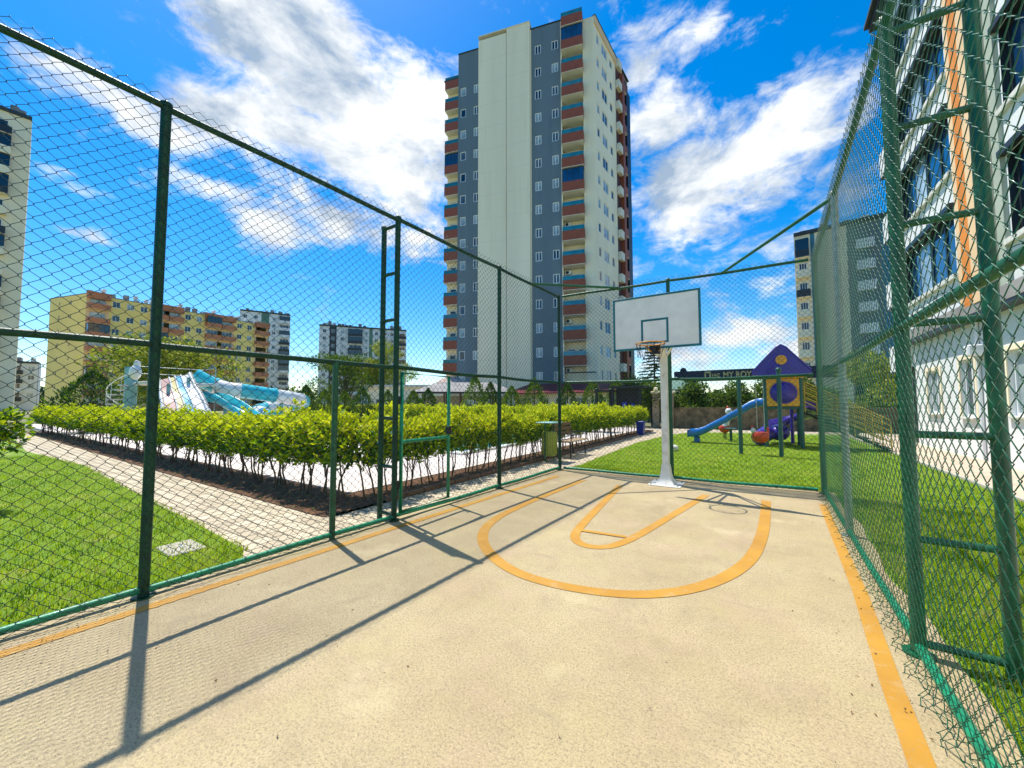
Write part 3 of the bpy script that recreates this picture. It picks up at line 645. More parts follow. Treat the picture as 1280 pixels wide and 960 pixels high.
for x0, x1, z0, z1 in ((-2.215, -.75, 2.455, 2.49), (-2.215, -.75, 3.38, 3.415), (-2.215, -2.18, 2.49, 3.38), (-.785, -.75, 2.49, 3.38)): mb.box(x0, f - .004, z0, x1, by + .036, z1, M['teal_paint'], .003)
mb.build('border', bo)
mb = MB()
for x0, x1, z0, z1 in ((-1.715, -1.255, 2.95, 2.985), (-1.715, -1.255, 2.555, 2.585), (-1.715, -1.68, 2.585, 2.95), (-1.29, -1.255, 2.585, 2.95)): mb.box(x0, f, z0, x1, by - .0005, z1, M['teal_paint'])
mb.build('target_square', bo)
mb = MB()
for sx in (-.35, .35):
    mb.tube([(-1.48 + sx * .2, 7.55, 2.52), (-1.48 + sx, by + .035, 2.95)], .02, M['white_paint'], 8)
    mb.tube([(-1.48 + sx * .2, 7.55, 2.40), (-1.48 + sx, by + .035, 2.60)], .02, M['white_paint'], 8)
mb.box(-1.86, by + .032, 2.58, -1.10, by + .058, 2.63, M['white_paint']); mb.box(-1.86, by + .032, 2.93, -1.10, by + .058, 2.98, M['white_paint'])
mb.build('support_arm', hp)
rc = Vector((-1.48, 6.54, 2.50))
mb = MB(); mb.tube([rc + Vector((.228 * math.cos(w), .228 * math.sin(w), 0)) for w in np.linspace(0, TAU, 33)[:-1]], .010, M['orange_steel'], 8, closed=True)
mb.box(-1.55, 6.765, 2.46, -1.41, by - .001, 2.52, M['dark_metal'], .004)
for sx in (-1, 1): mb.tube([(-1.48 + sx * .13, 6.715, 2.495), (-1.48 + sx * .06, by - .005, 2.40)], .008, M['orange_steel'], 6)
mb.box(-1.57, by - .012, 2.36, -1.39, by - .0015, 2.53, M['dark_metal'])
rim = mb.build('rim', hp)
mb = MB(); rr = random.Random(4)
for k in range(12):                                       # torn net strands
    w = TAU * k / 12; L0 = rr.choice([.10, .16, .24, .30, .07]); w2 = w + rr.uniform(-.5, .5); q = .16 + rr.uniform(-.03, .05)
    p0 = rc + Vector((.228 * math.cos(w), .228 * math.sin(w), -.01)); p2 = rc + Vector((q * math.cos(w2), q * math.sin(w2), -L0)); mb.tube([p0, (p0 + p2) / 2 + Vector((0, 0, -.015)), p2], .004, M['net'], 4)
    if k % 2: p1 = rc + Vector((.228 * math.cos(w + .52), .228 * math.sin(w + .52), -.01)); mb.tube([p1, (p1 + p2) / 2 + Vector((0, 0, -.03)), p2], .004, M['net'], 4)
mb.build('net', rim)

# ------------------------------------------------------------------ foliage
def leaf_arrays(P, axis, Ln, Wd, fold=.25):
    n = len(P); axis = axis / np.linalg.norm(axis, axis=1, keepdims=True)
    q = rng.normal(size=(n, 3)); q[:, 2] *= .5; side = np.cross(axis, q); side /= np.maximum(1e-6, np.linalg.norm(side, axis=1, keepdims=True)); up = np.cross(side, axis)
    Ln = np.asarray(Ln).reshape(-1, 1); Wd = np.asarray(Wd).reshape(-1, 1)
    b = P; t = P + axis * Ln - up * Ln * .12; m_ = P + axis * Ln * .5 + up * Wd * fold
    l = m_ + side * Wd * .5; r = m_ - side * Wd * .5
    return np.stack([b, l, t, r], 1).reshape(-1, 3), np.arange(n * 4).reshape(-1, 4)

def leaves(name, P, axis, Ln, Wd, mats, probs, parent=None):
    V, F = leaf_arrays(P, axis, Ln, Wd); mi = (rng.random(len(P))[:, None] > np.cumsum(probs, axis=-1)).sum(-1) if np.ndim(probs) > 1 else rng.choice(len(mats), len(P), p=probs)
    mi = np.clip(mi, 0, len(mats) - 1)
    return link(name, np_mesh(name, V, F, mats, mi), parent)

def hedge_shrub(label):
    root = thing('hedge_shrub', (0, 0, 0), label, 'shrub', 'leafy hedge shrubs round the pool')
    # leaf clusters on twigs; the top keeps young yellow leaves
    ncl = 150; c = np.stack([rng.uniform(-.30, .30, ncl), rng.uniform(-.40, .40, ncl), rng.uniform(.56, 1.44, ncl)], 1)
    edge = (c[:, 2] - 1.02) / .42; lim = 1 - .35 * np.clip(np.abs(edge), 0, 1) ** 3; c[:, 0] *= lim; c[:, 1] *= lim
    sp = rng.random(ncl) < .16; c[:, 2] += sp * (c[:, 2] > 1.2) * rng.uniform(.05, .20, ncl); c[:, 2] -= rng.uniform(0, .12) * np.clip(c[:, 2] - 1.1, 0, 1) * 3
    c[:, 2] += .06 * np.sin(c[:, 0] * 9 + rng.uniform(0, 6)) * (c[:, 2] > 1.1)
    k = 8; P = np.repeat(c, k, 0) + rng.normal(0, .022, (ncl * k, 3)) + np.tile(np.arange(k)[:, None] * np.array([[0, 0, .011]]), (ncl, 1))
    out_ = np.repeat(c * np.array([1.2, 1.2, 0]), k, 0); axis = rng.normal(0, .75, (ncl * k, 3)) + out_ * 1.2 + np.array([0, 0, .75])
    Ln = rng.uniform(.075, .13, ncl * k); Wd = Ln * rng.uniform(.34, .46, ncl * k)
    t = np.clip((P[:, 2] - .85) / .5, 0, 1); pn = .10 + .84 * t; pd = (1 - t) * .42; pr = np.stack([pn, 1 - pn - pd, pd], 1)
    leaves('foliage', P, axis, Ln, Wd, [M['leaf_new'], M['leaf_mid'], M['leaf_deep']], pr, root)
    mb = MB()
    for q in range(random.choice([2, 3, 3])):
        x, y = random.uniform(-.12, .12), random.uniform(-.10, .10); ex, ey = x + random.uniform(-.14, .14), y + random.uniform(-.12, .12); mx_, my = (x + ex) / 2 + random.uniform(-.05, .05), (y + ey) / 2 + random.uniform(-.05, .05)
        mb.tube([(x, y, -.04), (mx_, my, .30), (ex, ey, .62), (ex * 1.3, ey * 1.3, 1.1)], [.016, .013, .011, .005], M['stem'], 6, caps=False)
        for _ in range(3):
            z0 = random.uniform(.32, .7); w = random.uniform(0, TAU); f_ = (z0 - .0) / .62; bx, by_ = x + (ex - x) * min(1, f_), y + (ey - y) * min(1, f_)
            mb.tube([(bx, by_, z0), (bx + .13 * math.cos(w), by_ + .13 * math.sin(w), z0 + .28)], [.008, .004], M['stem'], 5, caps=False)
    mb.build('stems', root, local=True)
    return root
lab_a = 'leafy yellow-green shrub on bare stems in the hedge row left of the hedge corner'
lab_b = 'leafy yellow-green shrub on bare stems in the hedge row running past the bench'
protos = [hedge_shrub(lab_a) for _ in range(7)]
used = set()
def place_shrub(x, y, rz, lab, sc=1., sz=None):
    i = random.randrange(7)
    o = protos[i] if i not in used else copy_tree(protos[i])
    used.add(i); o.location = (x, y, -.02); o.rotation_euler = (0, 0, rz); sz = sz or random.uniform(.93, 1.07); o.scale = (sc, sc, sz); o['label'] = lab; return o
k = 0; x = -6.05
while x > -33:
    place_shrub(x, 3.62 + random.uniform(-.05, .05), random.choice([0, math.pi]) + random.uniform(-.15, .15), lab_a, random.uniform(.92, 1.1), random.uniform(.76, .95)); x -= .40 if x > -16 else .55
y = 4.0
while y < 21.3:
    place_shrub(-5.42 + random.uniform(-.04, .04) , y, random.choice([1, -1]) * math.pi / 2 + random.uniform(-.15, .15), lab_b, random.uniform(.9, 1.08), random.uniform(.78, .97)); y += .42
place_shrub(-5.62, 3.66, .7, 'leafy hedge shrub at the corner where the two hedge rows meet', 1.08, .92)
lab_c = 'leafy shrub of the far hedge row on the other side of the pool'
x = -7.0
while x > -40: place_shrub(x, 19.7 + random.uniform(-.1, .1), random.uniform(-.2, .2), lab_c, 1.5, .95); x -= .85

def crown_pts(blobs, n, inner=.5):
    out_ = []; ax = []; vol = np.array([b[3] * b[4] * b[5] for b in blobs]) ** .67; cnt = (n * vol / vol.sum()).astype(int)
    for b, c_ in zip(blobs, cnt):
        d = rng.normal(size=(c_, 3)); d /= np.linalg.norm(d, axis=1, keepdims=True); rr_ = rng.uniform(inner, 1, c_) ** .6
        rr_ *= 1 + .16 * np.sin(d[:, 0] * 5 + b[0]) * np.sin(d[:, 2] * 6 + b[1])
        out_.append(np.array(b[:3]) + d * rr_[:, None] * np.array(b[3:6])); ax.append(d)
    return np.concatenate(out_), np.concatenate(ax)

def broad_tree(name, loc, h, w, label, mats, probs, n=5000, leaf=.16, blobs=14, trunk_h=.3, group='trees', seed=1, cat='tree'):
    rs = np.random.default_rng(seed); root = thing(name, loc, label, cat, group)
    B_ = []
    for i in range(blobs):
        a_ = rs.uniform(0, TAU); q = rs.uniform(.1, .95) * w / 2; zc = rs.uniform(trunk_h + .12, .88); q *= 1 - .6 * max(0, zc - .55) / .45
        s_ = rs.uniform(.13, .24) * w
        B_.append((q * math.cos(a_), q * math.sin(a_), zc * h, s_, s_, s_ * rs.uniform(.6, .9)))
    P, ax = crown_pts(B_, n, .35); P += rs.normal(0, leaf * .3, P.shape)
    Ln = rs.uniform(.7, 1.3, len(P)) * leaf
    leaves('crown', P, ax + rs.normal(0, .9, ax.shape), Ln, Ln * .55, mats, probs, root)
    mb = MB(); tr = .035 * w ** .8 + .03
    mb.tube([(0, 0, -.1), (.02 * h, 0, trunk_h * h * .6), (0, .01 * h, trunk_h * h), (0, 0, h * .7)], [tr * 1.3, tr, tr * .85, tr * .25], M['bark'], 8)
    for b in B_[::2]: mb.tube([(0, 0, trunk_h * h * .9), (b[0] * .5, b[1] * .5, (trunk_h * h + b[2]) / 2 + .1), b[:3]], [tr * .5, tr * .3, tr * .1], M['bark'], 6)
    mb.build('trunk', root, local=True)
    return root

def conifer(name, loc, h, w, label, light=False, n=2600, group='clipped conifers', leaf=.16):
    root = thing(name, loc, label, 'conifer', group)
    z = rng.random(n) ** 1.15; rad = w / 2 * (np.sin(np.clip(z * .92 + .10, 0, 1) * math.pi) ** .75) * (1 - .35 * z); a_ = rng.uniform(0, TAU, n); lob = 1 + .16 * np.sin(a_ * 5 + z * 9) + .1 * np.sin(a_ * 11 - z * 17)
    rr_ = rad * lob * rng.uniform(.62, 1.06, n); P = np.stack([rr_ * np.cos(a_), rr_ * np.sin(a_), .04 * h + z * h * .96], 1)
    ax = np.stack([np.cos(a_) * .7, np.sin(a_) * .7, np.full(n, .9)], 1) + rng.normal(0, .35, (n, 3)); Ln = rng.uniform(.6, 1.3, n) * leaf
    leaves('foliage', P, ax, Ln, Ln * .34, [M['needle'], M['needle_light']], [.35, .65] if light else [.8, .2], root)
    mb = MB(); mb.tube([(0, 0, -.1), (0, 0, h * .8)], [.05 * w + .02, .01], M['bark'], 7); mb.build('trunk', root, local=True)
    return root

def spruce(name, loc, h, w, label):
    root = thing(name, loc, label, 'conifer', 'tall conifers'); mb = MB(); mb.tube([(0, 0, -.1), (0, 0, h)], [.14, .02], M['bark'], 8); P = []; A_ = []
    z = h * .12
    while z < h * .97:
        rr_ = w / 2 * (1 - z / h) ** .85 + .12
        for k in range(7):
            w_ = random.uniform(0, TAU); q = rr_ * random.uniform(.75, 1.1)
            tip = Vector((q * math.cos(w_), q * math.sin(w_), z - .12 * q + .05)); mb.tube([(0, 0, z), tip], [.025, .006], M['bark'], 4, caps=False)
            for j in range(int(60 * q) + 12):
                t = random.uniform(.15, 1.03); P.append((tip.x * t + random.uniform(-.07, .07), tip.y * t + random.uniform(-.07, .07), z + (tip.z - z) * t)); sd = random.choice([-1, 1]); A_.append((math.cos(w_ + sd * .9), math.sin(w_ + sd * .9), random.uniform(-.45, .15)))
        z += h * .036
    P = np.array(P); A_ = np.array(A_); Ln = rng.uniform(.12, .26, len(P)); leaves('foliage', P, A_, Ln, Ln * .25, [M['needle'], M['tree_leaf_dark']], [.6, .4], root); mb.build('trunk', root, local=True)
    return root

# plants ------------------------------------------------------------
G1 = [M['tree_leaf_yellow'], M['tree_leaf']]; G2 = [M['tree_leaf'], M['tree_leaf_dark']]; G3 = [M['tree_leaf_dark'], M['tree_leaf']]
broad_tree('leafy_tree', (-52, 13.6, 0), 8.2, 12, 'wide yellow-green leafy tree in front of the yellow apartment block', G1, [.75, .25], 12000, .34, 22, .2, seed=2)
broad_tree('leafy_tree', (-41.5, 27.4, 0), 8.6, 7.5, 'dark green leafy tree in front of the white apartment block, left of the gate', G2, [.75, .25], 7000, .24, 16, .2, seed=3)
broad_tree('leafy_tree', (-39.0, 31.0, 0), 10.2, 6.5, 'tall yellow-green tree seen through the ladder brace beside the gate', G1, [.7, .3], 7000, .24, 16, .2, seed=5)
conifer('round_conifer', (-30.5, 5.0, 0), 3.2, 3.3, 'dark round conifer left of the spiral stairs', False, 3600, leaf=.2)
for x, y, h, w, lt, lab in ((-27.4, 15.0, 2.77, 1.6, 0, 'dark conifer just right of the tube slide'), (-28.0, 16.8, 2.54, 1.7, 1, 'small conifer below the left edge of the white apartment block'),
        (-28.4, 18.7, 2.5, 1.7, 1, 'low conifer just right of the green half post'), (-25.3, 18.2, 2.65, 1.8, 0, 'bushy dark conifer left of the ladder brace'), (-26.6, 21.6, 2.6, 1.6, 1, 'conifer seen between the two posts of the ladder brace'),
        (-23.7, 21.8, 2.5, 1.6, 1, 'small bright conifer above the left side of the gate'), (-21.3, 21.1, 2.6, 1.7, 0, 'dark conifer above the middle of the gate'),
        (-16.9, 21.3, 3.45, 1.8, 1, 'tall pointed bright conifer in front of the grey pavilion'), (-16.7, 22.9, 3.0, 1.7, 0, 'dark conifer directly right of the tall pointed one'), (-14.1, 21.8, 2.6, 1.8, 1, 'low bright conifer in front of the cream tower shaft'),
        (-13.4, 23.7, 3.25, 1.9, 1, 'pointed conifer in front of the maroon roof'), (-11.8, 25.8, 3.0, 1.7, 0, 'dark conifer right behind the court corner post'), (-10.2, 26.7, 3.1, 2.0, 1, 'bright conifer below the lowest brown balcony'), (-9.4, 29.9, 3.3, 2.2, 1, 'conifer standing behind the dark pergola')):
    conifer('clipped_conifer', (x, y, 0), h, w, lab, bool(lt), 2200, leaf=.17)
spruce('spruce_tree', (-7.4, 34.0, 0), 7.4, 4.6, 'tall tiered spruce behind the white hoop pole')
broad_tree('leafy_tree', (-5.9, 27.5, 0), 3.3, 3.8, 'dark green bushy tree left of the white hoop pole', G2, [.55, .45], 5200, .16, 16, .1, seed=11)
for i, (x, y, h, w, lab) in enumerate([(-3.6, 28.6, 2.95, 3.4, 'round dark green tree under the sign, right of the hoop pole'), (-1.5, 30.5, 2.95, 3.4, 'green tree behind the stone wall, above the blue slide'), (.6, 29.9, 2.9, 3.2, 'leafy tree behind the stone wall, left of the play tower'),
        (2.6, 31.5, 3.1, 3.6, 'leafy tree standing behind the play tower'), (-9.8, 36, 4.6, 4.4, 'distant leafy tree between the tower block and the spruce'), (5.6, 29.5, 4.6, 4.6, 'yellow-green tree seen through the right fence beside the white building'), (-5.3, 37, 3.5, 3.6, 'distant tree below the left end of the sign')]):
    broad_tree('leafy_tree', (x, y, 0), h, w, lab, G2 if i != 5 else G1, [.7, .3], 4200, .17, 15, .1, seed=20 + i)
rs = random.Random(5)
fl = broad_tree('flowering_shrub', (-9.2, .42, 0), 1.55, 1.25, 'loose green shrub with pale flowers at the left edge of the lawn', [M['leaf_mid'], M['leaf_deep'], M['petal'], M['leaf_new']], [.42, .26, .08, .24], 2600, .09, 14, .1, seed=41, group='garden shrubs', cat='shrub')
# distant line of trees along the horizon
far = []; FA = []
for i in range(150):
    a_ = R(-88 + i * .75) if i < 132 else R(11 + (i - 132) * 1.2); d = rs.uniform(170, 230); far.append((d * math.sin(a_), d * math.cos(a_), rs.uniform(1, 3), rs.uniform(5, 9), rs.uniform(5, 9), rs.uniform(3.2, 6.5)))
P, ax = crown_pts(far, 26000, .6); k = P[:, 2] > -.5; P = P[k]; ax = ax[k]
o = leaves('distant_woodland', P, ax + rng.normal(0, .7, ax.shape), rng.uniform(1.0, 2.2, len(P)), rng.uniform(.7, 1.3, len(P)), [M['tree_leaf_dark'], M['tree_leaf']], [.7, .3]); tag(o, kind='stuff')

# ------------------------------------------------------------------ building kit
def facade(mb, o, u, n, W_, z0, z1, mat, openings=(), depth=.14, reveal=None):
    """wall plane from o along u with rectangular holes (u0,u1,z0,z1) and reveals."""
    us = sorted({0., W_, *[a for q in openings for a in q[:2]]}); zs = sorted({z0, z1, *[a for q in openings for a in q[2:4]]})
    us = [a for a in us if -1e-6 <= a <= W_ + 1e-6]; zs = [a for a in zs if z0 - 1e-6 <= a <= z1 + 1e-6]
    pt = lambda a, z, d=0.: (o[0] + u[0] * a + n[0] * d, o[1] + u[1] * a + n[1] * d, z)
    cols = []
    for i in range(len(us) - 1):
        run = None; um = (us[i] + us[i + 1]) / 2; hs_ = [q for q in openings if q[0] < um < q[1]]
        zc = sorted({z0, z1, *[a for q in hs_ for a in q[2:4]]})
        for z_a, z_b in zip(zc, zc[1:]):
            zm = (z_a + z_b) / 2
            if not any(q[2] < zm < q[3] for q in hs_): mb.add([pt(us[i], z_a), pt(us[i + 1], z_a), pt(us[i + 1], z_b), pt(us[i], z_b)], [(0, 1, 2, 3)], mat)
    for q in openings:
        a, b_, c_, d_ = q[:4]; r = reveal or mat
        mb.add([pt(a, c_), pt(b_, c_), pt(b_, d_), pt(a, d_), pt(a, c_, -depth), pt(b_, c_, -depth), pt(b_, d_, -depth), pt(a, d_, -depth)], [(0, 4, 5, 1), (1, 5, 6, 2), (2, 6, 7, 3), (3, 7, 4, 0)], r)

WIN = {}
def window(parent, o, u, n, u0, u1, z0, z1, frame=None, pane=None, bars=1, depth=.14, fw=.06, sub=False, name='window', sill=None):
    frame = frame or M['white_frame']; pane = pane or M['pane']; w = round(u1 - u0, 2); h = round(z1 - z0, 2); key = (w, h, frame.name, pane.name, bars, sub, name, sill and sill.name)
    if key not in WIN:
        mb = MB(); e = .0
        mb.box(0, -.03, 0, w, .05, fw, frame); mb.box(0, -.03, h - fw, w, .05, h, frame); mb.box(0, -.03, fw, fw, .05, h - fw, frame); mb.box(w - fw, -.03, fw, w, .05, h - fw, frame)
        for k_ in range(bars): q = w * (k_ + 1) / (bars + 1); mb.box(q - fw / 2, -.025, fw, q + fw / 2, .045, h - fw, frame)
        pb = mb if not sub else MB(); pb.box(fw * .5, .01, fw * .5, w - fw * .5, .03, h - fw * .5, pane)
        sb = None
        if sill: sb = MB(); sb.box(-.06, -.22, -.05, w + .06, .06, -.003, sill)
        WIN[key] = (mb.mesh(name), pb.mesh('pane') if sub else None, sb.mesh('sill') if sb else None)
    me, pme, sme = WIN[key]; wp = wloc(parent); x = o[0] + u[0] * u0 - n[0] * (depth - .05); y = o[1] + u[1] * u0 - n[1] * (depth - .05)
    ob = link(name, me, parent, (x - wp.x, y - wp.y, z0 - wp.z), math.atan2(u[1], u[0]))
    if pme: link('pane', pme, ob)
    if sme: link('sill', sme, ob)
    return ob

def small_window(mb, o, u, n, u0, u1, z0, z1, pane=None, depth=.14, fw=.06):
    """the same frame and pane added to a shared mesh, for the many small ones."""
    d = -depth + .05
    for a, b_, c_, d_ in ((u0, u1, z0, z0 + fw), (u0, u1, z1 - fw, z1), (u0, u0 + fw, z0 + fw, z1 - fw), (u1 - fw, u1, z0 + fw, z1 - fw)): mb.obox(o, u, n, a, b_, d - .05, d + .03, c_, d_, M['white_frame'])
    mb.obox(o, u, n, u0 + .03, u1 - .03, d - .03, d - .01, z0 + .03, z1 - .03, pane or M['pane_dark'])
def perp(u): return (u[1], -u[0])
def unit(a, b): d = math.hypot(b[0] - a[0], b[1] - a[1]); return ((b[0] - a[0]) / d, (b[1] - a[1]) / d), d
def cap(mb, pts, z, mat, th=.3):
    n_ = len(pts); mb.add([(x, y, z) for x, y in pts] + [(x, y, z - th) for x, y in pts], [tuple(range(n_)), tuple(range(2 * n_ - 1, n_ - 1, -1))] + [(i, i + n_, (i + 1) % n_ + n_, (i + 1) % n_) for i in range(n_)], mat)

BALC = {}
def balcony(parent, o, u, n, u0, u1, z, proj=1.1, ph=1.05, gh=.45, par=None, glass=None, gap=0., slab=None, closed=None, name='balcony'):
    """slab, solid parapet and glass rail; closed = glazing up to the slab above."""
    par = par or M['brown']; slab = slab or M['soffit']; w = round(u1 - u0, 2); key = (w, proj, ph, gh, par.name, glass and glass.name, slab.name, closed and (closed[0].name, closed[1]), name)
    if key not in BALC:
        mb = MB(); mb.box(0, -proj, -.16, w, 0, 0, slab); t = .09; z1_ = ph
        mb.box(0, -proj - .01, -.10, w, -proj + t, z1_, par); mb.box(0, -proj + t, .001, t, -.01, z1_, par); mb.box(w - t, -proj + t, .001, w, -.01, z1_, par)
        g_ = None
        if glass:
            g_ = MB(); g_.box(.02, -proj + .02, ph + .002, w - .02, -proj + .05, ph + gh, glass); g_.box(.02, -proj + .05, ph + .002, .05, -.02, ph + gh, glass); g_.box(w - .05, -proj + .05, ph + .002, w - .02, -.02, ph + gh, glass)
            g_.box(0, -proj, ph + gh + .001, w, -proj + .07, ph + gh + .04, M['galv'])
        c_ = None
        if closed:
            c_ = MB(); ch = closed[1]; c_.box(.03, -proj + .03, ph + .003, w - .03, -proj + .07, ch, closed[0]); c_.box(.03, -proj + .07, ph + .003, .07, -.02, ch, closed[0]); c_.box(w - .07, -proj + .07, ph + .003, w - .03, -.02, ch, closed[0])
            k_ = 4
            for i in range(k_ + 1): q = .02 + (w - .06) * i / k_; c_.box(q, -proj + .005, ph + .004, q + .04, -proj + .029, ch, M['dark_frame'])
            c_.box(0, -proj, ch + .001, w, -.01, ch + .06, M['dark_frame'])
        BALC[key] = (mb.mesh(name), g_.mesh('glass_rail') if g_ else None, c_.mesh('glazing') if c_ else None)
    a, b_, c_ = BALC[key]; wp = wloc(parent)
    ob = link(name, a, parent, (o[0] + u[0] * u0 - wp.x, o[1] + u[1] * u0 - wp.y, z - wp.z), math.atan2(u[1], u[0]))
    if b_: link('glass_rail', b_, ob)
    if c_: link('glazing', c_, ob)
    return ob
def ac_unit(parent, o, u, n, a, z, d=.35):
    if 'ac' not in BALC:
        mb = MB(); mb.box(0, -.32, 0, .8, 0, .55, M['white_frame'], .03); mb.disc((.3, -.321, .28), .2, (0, -1, 0), M['dark_metal'], .012, 14); BALC['ac'] = mb.mesh('air_conditioner')
    wp = wloc(parent); return link('air_conditioner', BALC['ac'], parent, (o[0] + u[0] * a - wp.x + n[0] * .02, o[1] + u[1] * a - wp.y + n[1] * .02, z - wp.z), math.atan2(u[1], u[0]))

# ------------------------------------------------------------------ main tower
A = (-34.4, 39.35); B = (-16.2, 44.4); C = (-15.5, 57.0); uF, LF = unit(A, B); nF = perp(uF); uS, LS = unit(B, C); nS = perp(uS)
tw = thing('tower_block', (-25, 48, 0), 'tall cream and blue-grey residential tower with brown balconies, tallest building in the middle', 'building')
S = lambda k: 4.9 + 3.12 * k
fo = lambda a, d=0.: (A[0] + uF[0] * a + nF[0] * d, A[1] + uF[1] * a + nF[1] * d)
# left grey bay
wl = [(a, a + .85, S(k) - .62, S(k) + .62) for k in range(14) for a in (.35, 2.35)]
mb = MB(); facade(mb, A, uF, nF, 3.2, 0, 51.1, M['greywall'], [q for q in wl]); mb.build('grey_wall', tw)
rw = random.Random(3); nwin = 0
def twin(q, o, u, n, **kw):
    kw.setdefault('fw', .10); kw.setdefault('pane', rw.choice([M['pane_light'], M['pane_light'], M['pane_light'], M['pane'], M['pane_dark']])); return window(tw, o, u, n, q[0], q[1], q[2], q[3], **kw)
for q in wl: twin(q, A, uF, nF, bars=0 if q[0] < 1 else 1)
# right grey bay
wr = [(a, a + .85, S(k) - .62, S(k) + .62) for k in range(15) for a in (.48, 2.75)]
oR = fo(10.66)
mb = MB(); facade(mb, oR, uF, nF, 14.72 - 10.66, 0, 51.6, M['greywall'], wr); mb.build('grey_wall', tw)
for q in wr: twin(q, oR, uF, nF, bars=1)
# protruding cream shaft with a groove
mb = MB(); oc = fo(3.2, .35)
facade(mb, oc, uF, nF, 4.02, 0, 51.9, M['cream']); facade(mb, fo(7.30, .35), uF, nF, 3.22, 0, 52.4, M['cream'])
facade(mb, fo(7.22, .17), uF, nF, .08, 0, 52, M['cream']); facade(mb, fo(7.22, .35), (-nF[0], -nF[1]), perp((-nF[0], -nF[1])), .18, 0, 52, M['cream']); 
facade(mb, fo(7.30, .17), nF, (-uF[0], -uF[1]), .18, 0, 52, M['cream'])
facade(mb, fo(10.52, .35), (-nF[0], -nF[1]), uF, .37, 0, 52.4, M['cream']); facade(mb, fo(3.2, 0), nF, (-uF[0], -uF[1]), .35, 0, 51.9, M['cream'])
facade(mb, fo(10.52, 0), uF, nF, .14, 0, 51.6, M['cream'])
cap(mb, [fo(3.15, .42), fo(10.57, .42), fo(10.57, -3), fo(3.15, -3)], 52.55, M['soffit'], .15); mb.build('cream_shaft', tw)
mb = MB(); a0, a1 = fo(7.8, .91), fo(9.9, .91)
# horizontal joints of the shaft render
for k in range(1, 16):
    z = 3.2 * k + .8; mb.obox(A, uF, nF, 3.22, 7.2, .35 - .002, .35 + .006, z, z + .035, M['soffit']); mb.obox(A, uF, nF, 7.32, 10.5, .35 - .002, .35 + .006, z, z + .035, M['soffit'])
tag(mb.build('render_joints', tw), kind='stuff')
# balcony bay: recessed cream wall, brown balconies
mb = MB(); ob_ = fo(14.72, -.9); dz_ = 3.13
Zb = [6.25 + dz_ * k for k in range(15)]
doors = [(.35, 1.35, z + .02, z + 2.15) for z in Zb] + [(1.7, 2.35, z + .9, z + 2.1) for z in Zb]
facade(mb, ob_, uF, nF, 2.75, 0, 50.9, M['cream'], doors); facade(mb, fo(14.72, 0), (-nF[0], -nF[1]), uF, .9, 0, 50.9, M['cream'])
facade(mb, fo(17.47, -.9), nF, (-uF[0], -uF[1]), .9, 0, 50.9, M['cream']); facade(mb, fo(17.47, 0), uF, nF, 18.887 - 17.47, 0, 50.9, M['cream'])
mb.obox(A, uF, nF, 14.62, 14.78, .001, .16, 0, 51.4, M['cream']); mb.build('cream_wall', tw)
mbs = MB()
for q in doors:
    if q[1] - q[0] < .9: small_window(mbs, ob_, uF, nF, *q); continue
    twin(q, ob_, uF, nF, bars=0, pane=M['pane_dark'], name='balcony_door' if q[1] - q[0] > .9 else 'window')
ob2 = fo(14.80, -.88)
for k, z in enumerate(Zb):
    balcony(tw, ob2, uF, nF, 0, 2.72, z, 1.75, 1.12, .5, glass=None if k in (13, 7) else M['tealglass'], closed=(M['blueglass'], 2.7) if k in (13, 7) else None)
    if k % 2 == 0 or k > 11: ac_unit(tw, ob2, uF, nF, .06, z - .86)
# left balcony bay, set back
oL = fo(-2.15, -1.1); mb = MB(); facade(mb, oL, uF, nF, 2.15, 0, 47.8, M['cream'], [(.5, 1.5, z + .02, z + 2.1) for z in Zb[:13]]); facade(mb, fo(0, -1.1), nF, (-uF[0], -uF[1]), 1.1, 0, 51.1, M['greywall']); mb.build('cream_wall', tw)
for z in Zb[:13]: twin((.5, 1.5, z + .02, z + 2.1), oL, uF, nF, bars=0, pane=M['pane_dark'], name='balcony_door')
for k, z in enumerate(Zb[:14]): balcony(tw, oL, uF, nF, 0, 2.1, z - .3, 1.0, 1.12, .5, glass=None if k in (9,) else M['tealglass'], closed=(M['blueglass'], 2.7) if k == 9 else None)
# right side face
sw = []
for k in range(15):
    z = S(k) + .1
    sw += [(.08 + .7, 1.62, z - .62, z + .62), (2.45, 4.25, z - .75, z + .75), (5.2, 6.15, z - .55, z + .6)]
mb = MB(); facade(mb, B, uS, nS, 7.4, 0, 50.95, M['cream'], sw); mb.build('side_wall', tw)
for i, q in enumerate(sw):
    if q[0] > 5: small_window(mbs, B, uS, nS, *q, pane=M['pane']); continue
    twin(q, B, uS, nS, bars=1 if q[1] - q[0] > 1.5 else 0)
tag(mbs.build('small_windows', tw), kind='stuff')
mb = MB(); mb.obox(B, uS, nS, .0, 9.6, -.25, .16, 50.0, 51.0, M['peach']); mb.obox(B, uS, nS, .0, 12.6, -.3, .22, 51.0, 51.12, M['roof_dark']); mb.build('roof_band', tw)
mb = MB(); oD = (B[0] + uS[0] * 7.4 + nS[0] * .0, B[1] + uS[1] * 7.4)
facade(mb, oD, uS, nS, 5.2, 0, 50.4, M['darkbrown']); mb.obox(B, uS, nS, 8.9, 9.7, .001, .5, 0, 49.6, M['brown']); mb.obox(B, uS, nS, 11.0, 12.5, .001, .35, 0, 48.5, M['dark_metal']); mb.build('brown_wall', tw)
for k, z in enumerate(Zb): balcony(tw, B, uS, nS, 7.45, 8.7, z - .2, .5, .95, 0, par=M['soffit'], glass=None, name='side_balcony')
for k, z in enumerate(Zb[:14]): balcony(tw, B, uS, nS, 9.75, 10.9, z + .9, .4, 1.0, 0, par=M['brown'], glass=None, name='side_balcony')
